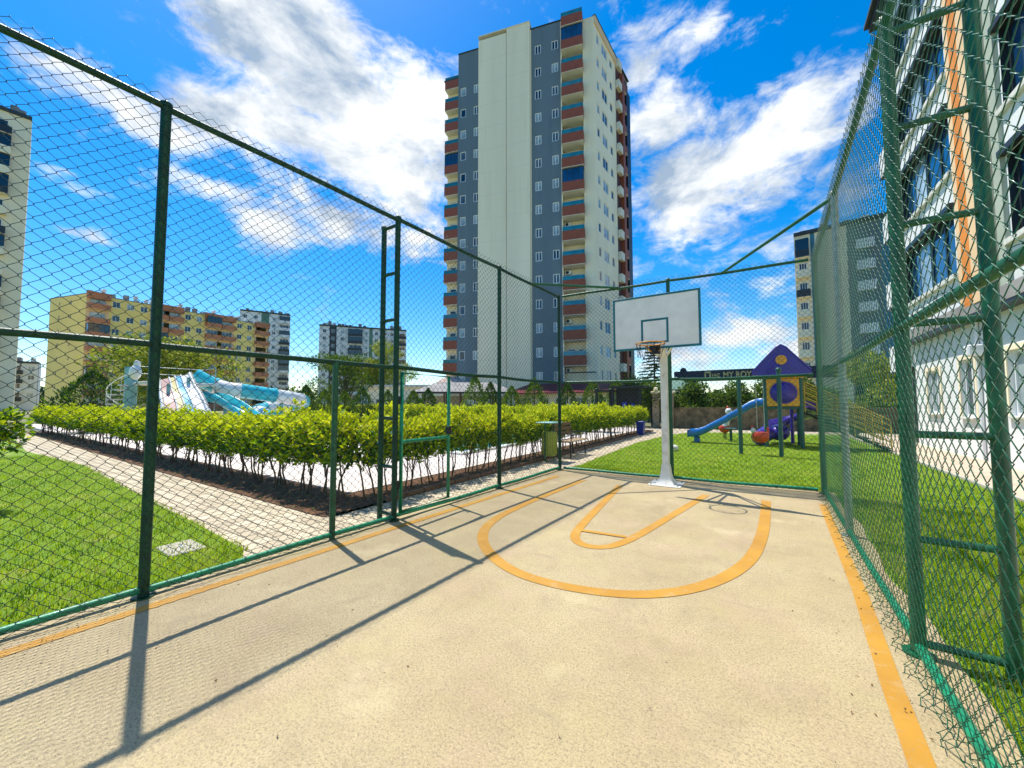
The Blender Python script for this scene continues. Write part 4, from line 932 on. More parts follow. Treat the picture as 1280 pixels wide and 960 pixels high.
# roof, back walls, parapets
mb = MB(); back = [fo(-2.15, -1.1), fo(0, -1.1), fo(0, 0), fo(18.887, 0), C, (-33, 56)]
cap(mb, [fo(0, .08), fo(3.2, .08), fo(3.2, -13), fo(0, -13)], 51.25, M['roof_dark'], .14); cap(mb, [fo(10.6, .08), fo(14.75, .08), fo(14.75, -13), fo(10.6, -13)], 51.75, M['roof_dark'], .14)
cap(mb, [fo(-2.3, -.1), fo(0, -.1), fo(0, -12), fo(-2.3, -12)], 47.95, M['roof_dark'], .14); cap(mb, [fo(14.8, -.02), fo(18.87, -.02), (C[0] - .05, C[1]), fo(12, -12)], 50.93, M['roof_grey'], .2); mb.build('roof', tw)
mb = MB(); x0, y0 = fo(-2.15, -1.1); facade(mb, (-33.5, 55.5), ((x0 + 33.5) / math.hypot(x0 + 33.5, y0 - 55.5), (y0 - 55.5) / math.hypot(x0 + 33.5, y0 - 55.5)), (-1, 0), math.hypot(x0 + 33.5, y0 - 55.5), 0, 47.8, M['cream'])
facade(mb, C, unit(C, (-33.5, 55.5))[0], (0, 1), unit(C, (-33.5, 55.5))[1], 0, 50.4, M['cream']); mb.build('back_wall', tw)
mb = MB(); mb.obox(A, uF, nF, 14.75, 18.9, -.8, 1.15, 2.9, 3.1, M['maroon']); mb.obox(A, uF, nF, 14.9, 18.7, .8, 1.1, 5.2, 5.32, M['darkbrown']); mb.build('entrance_canopy', tw)
mb = MB()
for a_, h_ in ((15.3, 1.1), (16.0, .7), (17.1, 1.3)): mb.tube([(*fo(a_, -1.5), 50.9), (*fo(a_, -1.5), 51.2 + h_)], .04, M['galv'], 6)
mb.ell((*fo(16.6, -2.2), 51.5), .5, .5, .55, M['tealglass']); mb.box(*[v for v in (fo(15.2, -2.6)[0], fo(15.2, -2.6)[1], 50.9)], fo(15.2, -2.6)[0] + 1.1, fo(15.2, -2.6)[1] + .9, 51.9, M['roof_grey']); mb.build('rooftop_equipment', tw)

# pale hall with maroon roof at the tower's foot
hl = thing('low_hall', (-17, 36, 0), 'low pale building with maroon metal roof at the foot of the tower', 'building')
mb = MB(); mb.box(-22, 34.5, 0, -11.2, 38.5, 2.6, M['cream']); mb.build('wall', hl)
mb = MB(); mb.add([(-22.5, 33.6, 2.62), (-10.8, 33.6, 2.62), (-10.8, 38.5, 3.75), (-22.5, 38.5, 3.75), (-22.5, 33.6, 2.5), (-10.8, 33.6, 2.5), (-10.8, 38.5, 3.6), (-22.5, 38.5, 3.6)], [(0, 1, 2, 3), (4, 7, 6, 5), (0, 4, 5, 1), (1, 5, 6, 2), (2, 6, 7, 3), (3, 7, 4, 0)], M['maroon'])
for i in range(30): x = -22.4 + i * .4; mb.tube([(x, 33.62, 2.65), (x, 38.45, 3.77)], .02, M['maroon'], 4)
mb.build('roof', hl)
for i in range(5): window(hl, (-22, 34.5), (1, 0), (0, -1), 1 + i * 2, 2.2 + i * 2, 1.0, 2.1, depth=-.0)

# ------------------------------------------------------------------ yellow apartment block
P1 = (-114.7, 17.3); P2 = (-119.4, 53.9); uY, LY = unit(P1, P2); nY = perp(uY); E0 = (-127.2, 14.0)
yb = thing('apartment_block', (-120, 35, 0), 'long yellow apartment block with terracotta balcony columns on the left', 'building', 'apartment blocks round the garden')
HY = 24.2; fl_ = [HY - 2.95 * (k + 1) for k in range(8)]
bays = [(0, 3.4, 'b'), (3.4, 10.2, 'y'), (10.2, 16.2, 'b'), (16.2, 20.9, 'y'), (20.9, 27.8, 'b'), (27.8, 33.0, 'y'), (33.0, 36.8, 'b')]
ro = random.Random(8)
for a, c_, t in bays:
    mb = MB(); W_ = c_ - a; o = (P1[0] + uY[0] * a, P1[1] + uY[1] * a); ops = []
    if t == 'y':
        nw = 3 if W_ > 6 else 2
        for z in fl_:
            for i in range(nw): q = W_ * (i + .5) / nw; ops.append((q - .6, q + .6, z + .95, z + 2.2))
        facade(mb, o, uY, nY, W_, 0, HY, M['yellow_wall'], ops); mb.build('yellow_wall', yb)
        for q in ops: window(yb, o, uY, nY, *q, pane=ro.choice([M['pane'], M['pane_light'], M['pane_dark']]))
    else:
        facade(mb, o, uY, nY, W_, 0, HY + .5, M['peach'], [(.5, W_ - .5, z + .3, z + 2.3) for z in fl_]); mb.obox(P1, uY, nY, a, c_, .002, .9, HY - .9, HY + .5, M['terracotta']); mb.build('peach_wall', yb)
        for z in fl_:
            nb = 2 if W_ > 5 else 1
            for i in range(nb):
                w0 = W_ / nb; cl = ro.random() < .12
                balcony(yb, o, uY, nY, i * w0 + .08, (i + 1) * w0 - .08, z, 1.2, 1.0, 0, par=M['terracotta'], slab=M['peach'], closed=(M['pane_dark'], 2.6) if cl else None)
                if a < 33: window(yb, o, uY, nY, i * w0 + .55, (i + 1) * w0 - .55, z + .35, z + 2.25, pane=ro.choice([M['pane'], M['pane_light'], M['pane_light']]), bars=2)
uE, LE = unit(E0, P1); nE = perp(uE)
mb = MB(); ops = [(a, a + .5, z + 1.1, z + 2.0) for z in fl_ for a in (3.2, 7.4)]; facade(mb, E0, uE, nE, LE, 0, HY, M['yellow_wall'], ops); mb.build('yellow_wall', yb)
mb = MB()
for q in ops: small_window(mb, E0, uE, nE, *q)
tag(mb.build('small_windows', yb), kind='stuff')
mb = MB(); cap(mb, [E0, P1, P2, (P2[0] - 12, P2[1] + 1)], HY + .12, M['roof_grey'], .2)
for i in range(26):
    a_ = ro.uniform(1, 36); d_ = -ro.uniform(.5, 4); x, y = P1[0] + uY[0] * a_ + nY[0] * d_, P1[1] + uY[1] * a_ + nY[1] * d_
    if ro.random() < .5: mb.tube([(x - .6, y, HY + 1.3), (x + .6, y, HY + 1.3)], .35, M['white_frame'], 8); mb.box(x - .5, y - .2, HY, x + .5, y + .2, HY + .95, M['galv'])
    else: mb.box(x - .5, y - .4, HY, x + .5, y + .4, HY + ro.uniform(.7, 1.5), M['roof_grey'])
mb.build('rooftop_tanks', yb)
mb = MB(); facade(mb, (P2[0] - 12, P2[1] + 1), unit((P2[0] - 12, P2[1] + 1), E0)[0], (-1, 0), unit((P2[0] - 12, P2[1] + 1), E0)[1], 0, HY, M['yellow_wall'])
facade(mb, P2, unit(P2, (P2[0] - 12, P2[1] + 1))[0], (0, 1), 12.04, 0, HY, M['yellow_wall']); mb.build('back_wall', yb)

def white_block(name, label, O, E, depth, Ht, floors, cols, wallm, rooftop=True, fh=None):
    """cols: (u0, u1, kind) with kind w(all), d(ark strip), b(alconies), g(reen groove)"""
    u, Ln = unit(O, E); n = perp(u); root = thing(name, (*O, 0), label, 'building', 'apartment blocks round the garden'); fh = fh or (Ht - 3) / floors
    rr_ = random.Random(int(Ht * 7))
    for a, b_, k in cols:
        o = (O[0] + u[0] * a, O[1] + u[1] * a); mb = MB(); W_ = b_ - a; zs = [Ht - .6 - fh * (i + 1) for i in range(floors)]
        mat = {'w': wallm, 'd': M['dark_frame'], 'b': wallm, 'g': M['green_strip'], 's': M['greywall'], 'l': M['bluestrip'], 'c': wallm, 'p': M['greywall']}[k]
        if k in 'wds' and W_ > 1.6:
            nw = max(1, int(W_ / 3.2)); ops = [(W_ * (i + .5) / nw - .55, W_ * (i + .5) / nw + .55, z + .9, z + 2.1) for z in zs for i in range(nw)]
        else: ops = []
        facade(mb, o, u, n, W_, 0, Ht, mat, ops); mb.build('wall', root)
        for q in ops: window(root, o, u, n, *q, pane=rr_.choice([M['pane'], M['pane_dark'], M['pane_light']]))
        if k == 'p':
            for z in zs:
                mb = MB(); mb.obox(o, u, n, .3, W_ - .6, .002, .25, z - .2, z + 1.1, M['white_wall']); mb.build('spandrel', root)
        if k == 'b':
            for z in zs:
                balcony(root, o, u, n, .15, W_ - .15, z, 1.2, .95, 0, par=rr_.choice([wallm, wallm, M['dark_frame']]) if name == 'white_tower' else M['dark_frame'] if rr_.random() < .5 else wallm, slab=wallm, closed=(M['pane_dark'], 2.5) if rr_.random() < .3 else None)
                window(root, o, u, n, .5, W_ - .5, z + .05, z + 2.15, pane=M['pane_dark'], bars=2, depth=-.0)
    mb = MB(); bk = [(O[0] - n[0] * depth, O[1] - n[1] * depth), (E[0] - n[0] * depth, E[1] - n[1] * depth)]
    of = lambda p, d: (p[0] + n[0] * d, p[1] + n[1] * d)
    cap(mb, [of(O, .3), of(E, .3), of(E, -depth), of(O, -depth)], Ht + .45, M['roof_dark'], .5)
    if rooftop:
        for i in range(int(Ln * .8)):
            a_ = rr_.uniform(.3, Ln - .6); d_ = -rr_.uniform(.4, 4); x, y = O[0] + u[0] * a_ + n[0] * d_, O[1] + u[1] * a_ + n[1] * d_; mb.box(x - .4, y - .4, Ht + .45, x + .4, y + .4, Ht + .45 + rr_.uniform(.5, 1.5), M['white_frame'] if rr_.random() < .3 else M['roof_grey'])
    mb.build('roof', root)
    mb = MB(); facade(mb, E, (-n[0], -n[1]), u, depth, 0, Ht, wallm); facade(mb, of(O, -depth), n, (-u[0], -u[1]), depth, 0, Ht, wallm); facade(mb, bk[1], (-u[0], -u[1]), (-n[0], -n[1]), Ln, 0, Ht, wallm); mb.build('side_wall', root)
    return root
white_block('apartment_block', 'white apartment block with dark striped balconies rising behind the right end of the yellow block', (-158.4, 61.7), (-151.9, 76.3), 14, 35.8, 12, [(0, 6.6, 'w'), (6.6, 9.1, 'g'), (9.1, 12.2, 'w'), (12.2, 16.0, 'b')], M['blue_white_wall'])
white_block('apartment_block', 'white apartment block with dark roof edge, standing between the yellow block and the tower', (-129.8, 75.2), (-112.3, 99.4), 16, 29.3, 10, [(0, 3.3, 'w'), (3.3, 5.6, 'd'), (5.6, 9.3, 'w'), (9.3, 14.4, 'b'), (14.4, 16.6, 'w'), (16.6, 17.8, 'g'), (17.8, 20.4, 'w'), (20.4, 23.2, 'b'), (23.2, 26, 'w'), (26, 29.86, 'b')], M['blue_white_wall'])
white_block('apartment_block', 'small distant white apartment block low on the left behind the lawn', (-160, 9.0), (-159, 16.3), 12, 12.2, 4, [(0, 2.3, 'w'), (2.3, 5.0, 'b'), (5.0, 7.3, 'w')], M['blue_white_wall'])
# tower at the far left edge
white_block('apartment_tower', 'tall pale tower with dark green balconies cut by the left edge of the picture', (-91, -6.9), (-89.8, 7.1), 12, 43.8, 14, [(0, 5.0, 'w'), (5.0, 8.7, 'b'), (8.7, 12.5, 'b'), (12.5, 14.05, 'c')], M['cream'])
mb = MB()
# ------------------------------------------------------------------ tower behind the playground on the right
rt = white_block('apartment_tower', 'cream and blue-grey tower with stacked balconies behind the playground', (5.2, 69.8), (16.5, 68.4), 12, 26.4, 8, [(0, 1.9, 'b'), (1.9, 2.4, 'l'), (2.4, 4.8, 'c'), (4.8, 5.9, 'c'), (5.9, 6.5, 's'), (6.5, 9.3, 'p'), (9.3, 10.2, 'l'), (10.2, 11.38, 'p')], M['cream'])

# ------------------------------------------------------------------ white building beside the court on the right
nb = thing('white_building', (5.2, 15, 0), 'white multi-storey building with orange stripe and large dark windows close on the right', 'building')
# seen from the court (west side): to the right means towards the camera, so u runs in -y and the outward normal is -x
XW = 5.05; uB = (0, -1); nB = (-1, 0); O0 = (XW, 20.4)
U = lambda y: 20.4 - y
gw = [(U(19.2), U(18.1), 1.15, 2.6), (U(16.6), U(15.7), 1.1, 2.75), (U(14.05), U(12.7), 1.2, 2.75), (U(10.4), U(9.2), 1.2, 2.75), (U(6.8), U(5.6), 1.2, 2.75)]
mb = MB(); facade(mb, O0, uB, nB, 26, -.05, 3.72, M['white_wall'], gw, .16); mb.build('ground_floor_wall', nb)
for i, q in enumerate(gw): window(nb, O0, uB, nB, *q, frame=M['white_frame'], pane=M['pane_light'] if i != 1 else M['pane'], bars=1, depth=.16, fw=.07, sub=True, sill=M['stone_pale'])
for q in gw:    # moulded surrounds
    a, b_, c_, d_ = q; mb = MB()
    for u0, u1, z0, z1 in ((a - .12, a, c_, d_ + .12), (b_, b_ + .12, c_, d_ + .12), (a, b_, d_, d_ + .12)): mb.obox(O0, uB, nB, u0, u1, .002, .03, z0, z1, M['cream'])
    mb.build('window_surround', nb)
mb = MB(); mb.obox(O0, uB, nB, 0, 26, .002, .35, 3.72, 4.10, M['dark_frame']); mb.obox(O0, uB, nB, 0, 26, .35, .37, 3.80, 4.13, M['roof_grey']); mb.build('dark_ledge', nb)
XU = -.28     # upper wall stands proud of the ground floor by .28
OU = (XW + XU, 20.4)
rows = [(5.12, 6.95), (8.05, 9.85), (10.95, 12.7), (13.85, 15.6)]
up = []
for z0, z1 in rows: up += [(U(19.75), U(15.5), z0, z1), (U(12.75), U(9.0), z0 - .0, z1), (U(6.6), U(2.5), z0, z1)]
mb = MB(); facade(mb, OU, uB, nB, 26, 4.10, 17.0, M['white_wall'], up, .3, M['dark_frame']); mb.obox(OU, uB, nB, 0, 26, -.3, 0, 4.10, 4.12, M['white_wall']); mb.build('upper_wall', nb)
for k, q in enumerate(up):
    a, b_, c_, d_ = q; w = window(nb, OU, uB, nB, a, b_, c_, d_, frame=M['dark_frame'], pane=M['blueglass'], bars=3, depth=.2, fw=.09, sub=True, name='window')
    mb = MB(); r1 = random.Random(k); uu = a + (b_ - a) * (.25 if k % 3 == 0 else .55); mb.obox(OU, uB, nB, uu + .05, uu + (b_ - a) * .22, -.14, -.125, c_ + .1, d_ - .1, M['pane_light']); mb.build('curtain', nb)
for q in up:  # white sills under each window band
    mb = MB(); a, b_, c_, d_ = q; mb.obox(OU, uB, nB, a - .1, b_ + .1, .001, .10, c_ - .14, c_ - .02, M['stone_pale']); mb.obox(OU, uB, nB, a - .1, b_ + .1, .001, .12, d_ + .02, d_ + .16, M['dark_frame'])
    mb.build('window_ledge', nb)
mb = MB(); mb.obox(OU, uB, nB, U(15.25), U(14.92), .001, .06, 4.02, 17.0, M['peach']); mb.obox(OU, uB, nB, U(14.92), U(14.38), .001, .09, 4.02, 17.0, M['orange_trim']); mb.obox(OU, uB, nB, U(14.38), U(13.5), .001, .11, 4.02, 17.0, M['peach']); mb.obox(OU, uB, nB, U(13.5), U(13.15), .001, .10, 4.02, 17.0, pm('beige_render', (.62, .50, .38), .8, 0, .06, 1)); mb.obox(OU, uB, nB, U(13.15), U(12.82), .001, .08, 4.02, 17.0, pm('grey_green_render', (.42, .46, .36), .8, 0, .06, 1)); mb.build('orange_pilaster', nb)
mb = MB(); mb.obox(OU, uB, nB, -.5, 26, -.5, .42, 17.0, 17.25, M['dark_frame']); mb.obox(OU, uB, nB, -.6, 26, -.5, .55, 17.25, 17.4, M['roof_dark']); mb.build('roof', nb)
mb = MB(); facade(mb, (14, 20.4), (-1, 0), (0, 1), 14 - XW, -.05, 17.0, M['white_wall']); mb.obox((14, 20.4), (-1, 0), (0, 1), 0, 9.0, -.05, .0, 4.1, 4.4, M['dark_frame']); mb.build('end_wall', nb)
# projecting end balconies stacked beyond the last window bay
oE = (XW + .1, 22.4); mb = MB(); facade(mb, oE, uB, nB, 1.98, 0, 16.2, M['dark_frame'], [(.3, 1.6, z + .05, z + 2.1) for z in (2.9, 5.6, 8.5, 11.4)]); facade(mb, (8, 22.4), (-1, 0), (0, 1), 8 - XW - .1, 0, 16.2, M['white_wall']); mb.build('end_bay_wall', nb)
for z in (2.9, 5.6, 8.5, 11.4):
    balcony(nb, oE, uB, nB, 0, 1.9, z, .35, .95, 0, par=M['white_wall'], slab=M['dark_frame']); window(nb, oE, uB, nB, .3, 1.6, z + .05, z + 2.1, frame=M['dark_frame'], pane=M['pane_dark'], bars=1)
mb = MB(); mb.box(XW - .32, 15.02, 2.75, XW - .02, 15.35, 3.05, M['white_frame'], .03); mb.tube([(XW - .17, 15.2, 2.75), (XW - .05, 15.2, 2.5)], .02, M['galv'], 6); mb.build('wall_lamp', nb)
mb = MB(); mb.box(XW - .04, 11.9, .25, XW - .004, 12.2, .75, M['galv'], .01); mb.build('meter_box', nb)
mb = MB(); mb.tube([(XW - .05, 15.35, 0), (XW - .05, 15.35, 3.7)], .045, M['white_frame'], 8); mb.build('drainpipe', nb)

# ------------------------------------------------------------------ sign gantry
sg = thing('entrance_sign', (-1.2, 44.5, 0), 'long dark navy entrance sign beam with gold lettering over the far gate', 'sign')
mb = MB(); mb.box(-7.6, 44.3, 3.84, 8.6, 44.8, 4.95, M['navy'], .02); mb.build('beam', sg)
mb = MB(); mb.box(-7.1, 44.32, -.1, -5.5, 45.1, 3.83, M['dark_metal']); mb.box(-7.5, 44.2, 3.0, -5.2, 45.2, 3.25, M['dark_metal']); mb.build('pillar', sg)
mb = MB(); mb.box(7.2, 44.32, -.1, 8.3, 45.1, 3.83, M['dark_metal']); mb.build('pillar', sg)
mb = MB(); mb.ell((-6.7, 44.55, 4.95), .35, .25, .42, M['dark_metal']); mb.build('finial', sg)
mb = MB(); mb.box(-4.62, 44.20, 4.0, -4.02, 44.295, 4.82, M['gold'], .03); mb.box(-4.47, 44.17, 4.2, -4.17, 44.199, 4.65, M['navy']); mb.build('emblem', sg)
def text(s, x0, x1, z0, z1, parent):
    """raised letters as a mesh, fitted into x0..x1, z0..z1 on the beam's front."""
    cu = bpy.data.curves.new('lettering', 'FONT'); cu.body = s; cu.size = 1; cu.extrude = .03; cu.offset = .018; tmp = bpy.data.objects.new('lettering', cu); COL.objects.link(tmp)
    bpy.context.view_layer.update(); me = bpy.data.meshes.new_from_object(tmp.evaluated_get(bpy.context.evaluated_depsgraph_get())); bpy.data.objects.remove(tmp)
    xs = [v.co.x for v in me.vertices]; ys = [v.co.y for v in me.vertices]; wp = wloc(parent)
    for v in me.vertices:
        x, y, z = v.co; v.co = (x0 + (x - min(xs)) / (max(xs) - min(xs)) * (x1 - x0) - wp.x, 44.265 - z - wp.y, z0 + (y - min(ys)) / (max(ys) - min(ys)) * (z1 - z0) - wp.z)
    me.materials.clear(); me.materials.append(M['gold']); return link('lettering', me, parent)
text('HNZ', -3.92, -3.18, 4.17, 4.58, sg); text('MY ROYAL', -2.9, .32, 4.10, 4.72, sg); text('SITE', .72, 2.2, 4.14, 4.66, sg)

# ------------------------------------------------------------------ walls, gate, pavilion, pergola
gwl = thing('garden_wall', (0, 27, 0), 'low brown stone garden wall running behind the playground', 'wall')
def wall_poly(mb, pts, h, t, mat):
    A_, B_ = poly_line(pts, t); n_ = len(A_)
    mb.add([(p.x, p.y, h) for p in A_] + [(p.x, p.y, h) for p in B_] + [(p.x, p.y, -.1) for p in A_] + [(p.x, p.y, -.1) for p in B_],
           [(i, i + 1, n_ + i + 1, n_ + i) for i in range(n_ - 1)] + [(i, 2 * n_ + i, 2 * n_ + i + 1, i + 1) for i in range(n_ - 1)] + [(n_ + i, n_ + i + 1, 3 * n_ + i + 1, 3 * n_ + i) for i in range(n_ - 1)] + [(0, n_, 3 * n_, 2 * n_), (n_ - 1, 3 * n_ - 1 - 0, 4 * n_ - 1, 2 * n_ - 1)][:1], mat)
wp_ = [(-4.6, 26.2), (-1, 26.9), (3, 27.6), (9, 28.4), (14, 29)]
mb = MB(); wall_poly(mb, wp_, 1.18, .25, M['stone_wall']); mb.build('wall_body', gwl)
mb = MB(); A_, B_ = poly_line(wp_, .34)
for a, b_, c_, d_ in zip(A_, A_[1:], B_, B_[1:]):
    mb.add([(a.x, a.y, 1.182), (b_.x, b_.y, 1.182), (d_.x, d_.y, 1.182), (c_.x, c_.y, 1.182), (a.x, a.y, 1.25), (b_.x, b_.y, 1.25), (d_.x, d_.y, 1.25), (c_.x, c_.y, 1.25)], [(0, 1, 2, 3), (4, 7, 6, 5), (0, 4, 5, 1), (2, 6, 7, 3), (1, 5, 6, 2), (0, 3, 7, 4)], M['stone_wall'])
mb.build('coping', gwl)
for i, (x, y, lab) in enumerate([(-5.6, 26.0, 'cream gate pillar nearest the hoop pole'), (-4.75, 26.1, 'cream gate pillar at the left end of the stone wall')]):
    t_ = thing('gate_pillar', (x, y, 0), lab, 'pillar', 'gate pillars'); mb = MB(); mb.box(x - .2, y - .2, -.05, x + .2, y + .2, 2.15, M['wood_light'], .02); mb.build('shaft', t_); mb = MB(); mb.box(x - .28, y - .28, 2.152, x + .28, y + .28, 2.3, M['cream'], .03); mb.ell((x, y, 2.42), .14, .14, .16, M['cream']); mb.build('cap', t_)
tg = thing('garden_gazebo_roof', (-5.3, 30, 0), 'green pitched shelter roof showing between the hoop pole and the round tree', 'shelter')
mb = MB(); mb.add([(-6.6, 29, 2.5), (-3.6, 29, 2.5), (-3.6, 32, 2.5), (-6.6, 32, 2.5), (-5.1, 30.5, 3.5)], [(0, 1, 4), (1, 2, 4), (2, 3, 4), (3, 0, 4), (3, 2, 1, 0)], M['green_strip']); mb.build('roof', tg)
mb = MB()
for x in (-6.4, -3.8):
    for y in (29.2, 31.8): mb.tube([(x, y, -.1), (x, y, 2.5)], .07, M['dark_metal'], 8)
mb.build('posts', tg)
# grey pavilion
pv = thing('garden_pavilion', (-22, 23.3, 0), 'wide grey-roofed open pavilion with brown posts beyond the pool', 'pavilion')
u, Ln = unit((-26.0, 24.4), (-19.4, 29.9)); n = perp(u); o = (-26.0, 24.4)
pt = lambda a, d, z: (o[0] + u[0] * a - n[0] * d, o[1] + u[1] * a - n[1] * d, z)
mb = MB(); mb.add([pt(-.5, -.5, 2.56), pt(Ln + .5, -.5, 2.56), pt(Ln + .5, 5, 2.56), pt(-.5, 5, 2.56), pt(1.6, 2.2, 3.6), pt(Ln - 1.6, 2.2, 3.6)], [(0, 1, 5, 4), (1, 2, 5), (2, 3, 4, 5), (3, 0, 4), (3, 2, 1, 0)], M['roof_grey'])
mb.obox(o, u, n, -.55, Ln + .55, .5, .58, 2.46, 2.60, M['dark_frame']); mb.build('roof', pv)
for a in (0, Ln * .28, Ln * .45, Ln * .8, Ln):
    for d in (0, 4.4): cyl_part('post', pv, pt(a, d, -.05), pt(a, d, 2.56), .09, M['wood'], 8)
mb = MB(); mb.obox(o, u, n, Ln * .45, Ln * .8, -.05, .0, .02, 1.0, M['wood']); mb.obox(o, u, n, 0, Ln, -4.5, -4.4, .02, 2.3, M['cream']); mb.build('back_panel', pv)
mb = MB(); mb.obox(o, u, n, Ln * .5, Ln * .62, .02, .06, .9, 1.9, M['white_frame']); mb.obox(o, u, n, Ln * .66, Ln * .78, .02, .06, .9, 1.9, M['white_frame']); mb.build('window_frames', pv)
# pool house left of the gate
ph_ = thing('pool_house', (-33, 27, 0), 'low flat-roofed cream pool house beyond the pool', 'building')
mb = MB(); oo = (-38.5, 28.3); uu, _ = unit(oo, (-30, 33.8)); nn_ = perp(uu); facade(mb, oo, uu, nn_, 8.9, 0, 3.5, M['cream'], [(1.0, 1.9, .05, 2.1), (3.2, 4.4, 1.0, 2.1), (6, 7.2, 1.0, 2.1)]); mb.obox(oo, uu, nn_, 0, 8.9, -5, -.2, .0, 3.45, M['cream']); mb.build('wall', ph_)
for q in [(1.0, 1.9, .05, 2.1), (3.2, 4.4, 1.0, 2.1), (6, 7.2, 1.0, 2.1)]: window(ph_, oo, uu, nn_, *q, pane=M['pane_dark'])
mb = MB(); mb.obox(oo, uu, nn_, -.3, 9.2, -5.3, .4, 3.5, 3.72, M['stone_pale']); mb.build('roof', ph_)
# house with tiled roof behind pavilion
hs_ = thing('tiled_house', (-30, 33, 0), 'low house with pale pinkish tiled roof behind the pavilion', 'house')
u2, L2 = unit((-36, 35), (-25.6, 43.2)); n2_ = perp(u2); o2 = (-36, 35); p2 = lambda a, d, z: (o2[0] + u2[0] * a - n2_[0] * d, o2[1] + u2[1] * a - n2_[1] * d, z)
mb = MB(); mb.add([p2(-.5, -.5, 3.15), p2(L2 + .5, -.5, 3.15), p2(L2 + .5, 6, 3.15), p2(-.5, 6, 3.15), p2(2.5, 2.8, 5.2), p2(L2 - 3, 2.8, 5.2)], [(0, 1, 5, 4), (1, 2, 5), (2, 3, 4, 5), (3, 0, 4), (3, 2, 1, 0)], pm('pale_roof_tile', (.52, .38, .31), .8, 0, .2, 2, .4, 12)); mb.build('roof', hs_)
mb = MB(); mb.obox(o2, u2, n2_, 0, L2, -5.5, 0, 0, 3.13, M['cream']); mb.build('wall', hs_)
# dark pergola
pg = thing('pergola', (-7.6, 25, 0), 'dark square pergola frame with blue hangings at the end of the hedge', 'pergola')
for x0_, y0_, nm in ((-9.0, 24.3, 0), (-8.0, 24.6, 0), (-6.35, 25.0, 0), (-5.95, 26.4, 0), (-8.6, 25.9, 0)):
    mb = MB(); mb.box(x0_ - .07, y0_ - .07, -.05, x0_ + .07, y0_ + .07, 2.5, M['dark_metal'], .01); mb.build('post', pg)
mb = MB(); mb.box(-8.1, 24.5, 2.502, -6.0, 26.6, 2.64, M['dark_metal']); mb.box(-9.1, 24.2, 2.30, -8.11, 26.2, 2.40, M['dark_metal'])
mb.build('top_frame', pg)
mb = MB(); mb.box(-7.9, 24.98, .7, -6.45, 25.02, 2.49, M['rubber']); mb.build('screen', pg)
mb = MB(); mb.box(-7.5, 24.90, .8, -7.2, 24.96, 1.6, M['bin_blue']); mb.box(-6.9, 24.90, .8, -6.7, 24.96, 1.5, M['bin_blue']); mb.build('blue_hanging', pg)

# ------------------------------------------------------------------ bench and bins
bn = thing('park_bench', (-4.62, 10.35, 0), 'brown slatted wooden park bench beside the path, its back to the hedge', 'bench')
mb = MB()
for i in range(4): mb.box(-4.80 + i * .115, 9.75, .43, -4.80 + i * .115 + .095, 11.0, .46, M['wood_light'] if i else M['wood'], .006)
mb.build('seat', bn)
mb = MB()
for i in range(3): z = .58 + i * .13; x = -4.88 - i * .03; mb.box(x - .02, 9.75, z, x + .01, 11.0, z + .10, M['wood'], .006)
mb.build('backrest', bn)
for y in (9.85, 10.9):
    mb = MB(); mb.tube([(-4.42, y, -.02), (-4.42, y, .42), (-4.82, y, .42)], .018, M['dark_metal'], 8); mb.tube([(-4.80, y, -.02), (-4.86, y, .45), (-4.97, y, .95)], .018, M['dark_metal'], 8); mb.tube([(-4.40, y, .42), (-4.40, y, .64), (-4.88, y, .66)], .015, M['dark_metal'], 8); mb.build('leg', bn)
tb = thing('litter_bin', (-4.72, 9.15, 0), 'yellow-green litter bin with a flat roof beside the bench', 'bin')
mb = MB(); mb.tube([(-4.72, 9.15, .12), (-4.72, 9.15, .16), (-4.72, 9.15, .72), (-4.72, 9.15, .75)], [.17, .19, .205, .19], M['bin_green'], 20)
for k in range(20): w = TAU * k / 20; mb.tube([(-4.72 + .195 * math.cos(w), 9.15 + .195 * math.sin(w), .16), (-4.72 + .21 * math.cos(w), 9.15 + .21 * math.sin(w), .72)], .009, M['bin_green'], 5)
mb.build('bucket', tb)
mb = MB()
for sx in (-1, 1): mb.tube([(-4.72, 9.15 + sx * .25, -.02), (-4.72, 9.15 + sx * .25, .98)], .02, M['post'], 8)
mb.tube([(-4.72, 8.9, .45), (-4.72, 9.4, .45)], .012, M['post'], 6); mb.build('frame', tb)
mb = MB(); mb.box(-4.97, 8.84, .98, -4.47, 9.46, 1.01, M['column_teal'], .01); mb.build('lid', tb)
bb = thing('litter_bin', (-4.85, 19.1, 0), 'small bright blue bin at the far end of the hedge', 'bin')
mb = MB(); sq(mb, [(-4.85, 19.1, -.02), (-4.85, 19.1, .58)], [(.14, .14), (.18, .18)], M['bin_blue']); mb.build('bucket', bb); mb = MB(); mb.box(-5.04, 18.91, .581, -4.66, 19.29, .64, M['bin_blue'], .03); mb.build('lid', bb)
mc = MB(); mc.box(-5.38, 1.40, -.03, -4.94, 1.70, -.004, M['concrete'], .01); mc.tube([(-5.2, 1.54, .012), (-5.14, 1.54, .03), (-5.08, 1.54, .012)], .006, M['galv'], 6)
tag(mc.build('manhole_cover'), 'pale square concrete inspection cover set in the left lawn beside the fence', 'manhole cover')
st = MB(); x, y = -2.3, 13.1
st.ell((x, y, .08), .14, .11, .10, M['stone_pale'], 12, 8, .12); tag(st.build('garden_stone'), 'small pale rock on the grass just right of the hoop pole', 'rock')

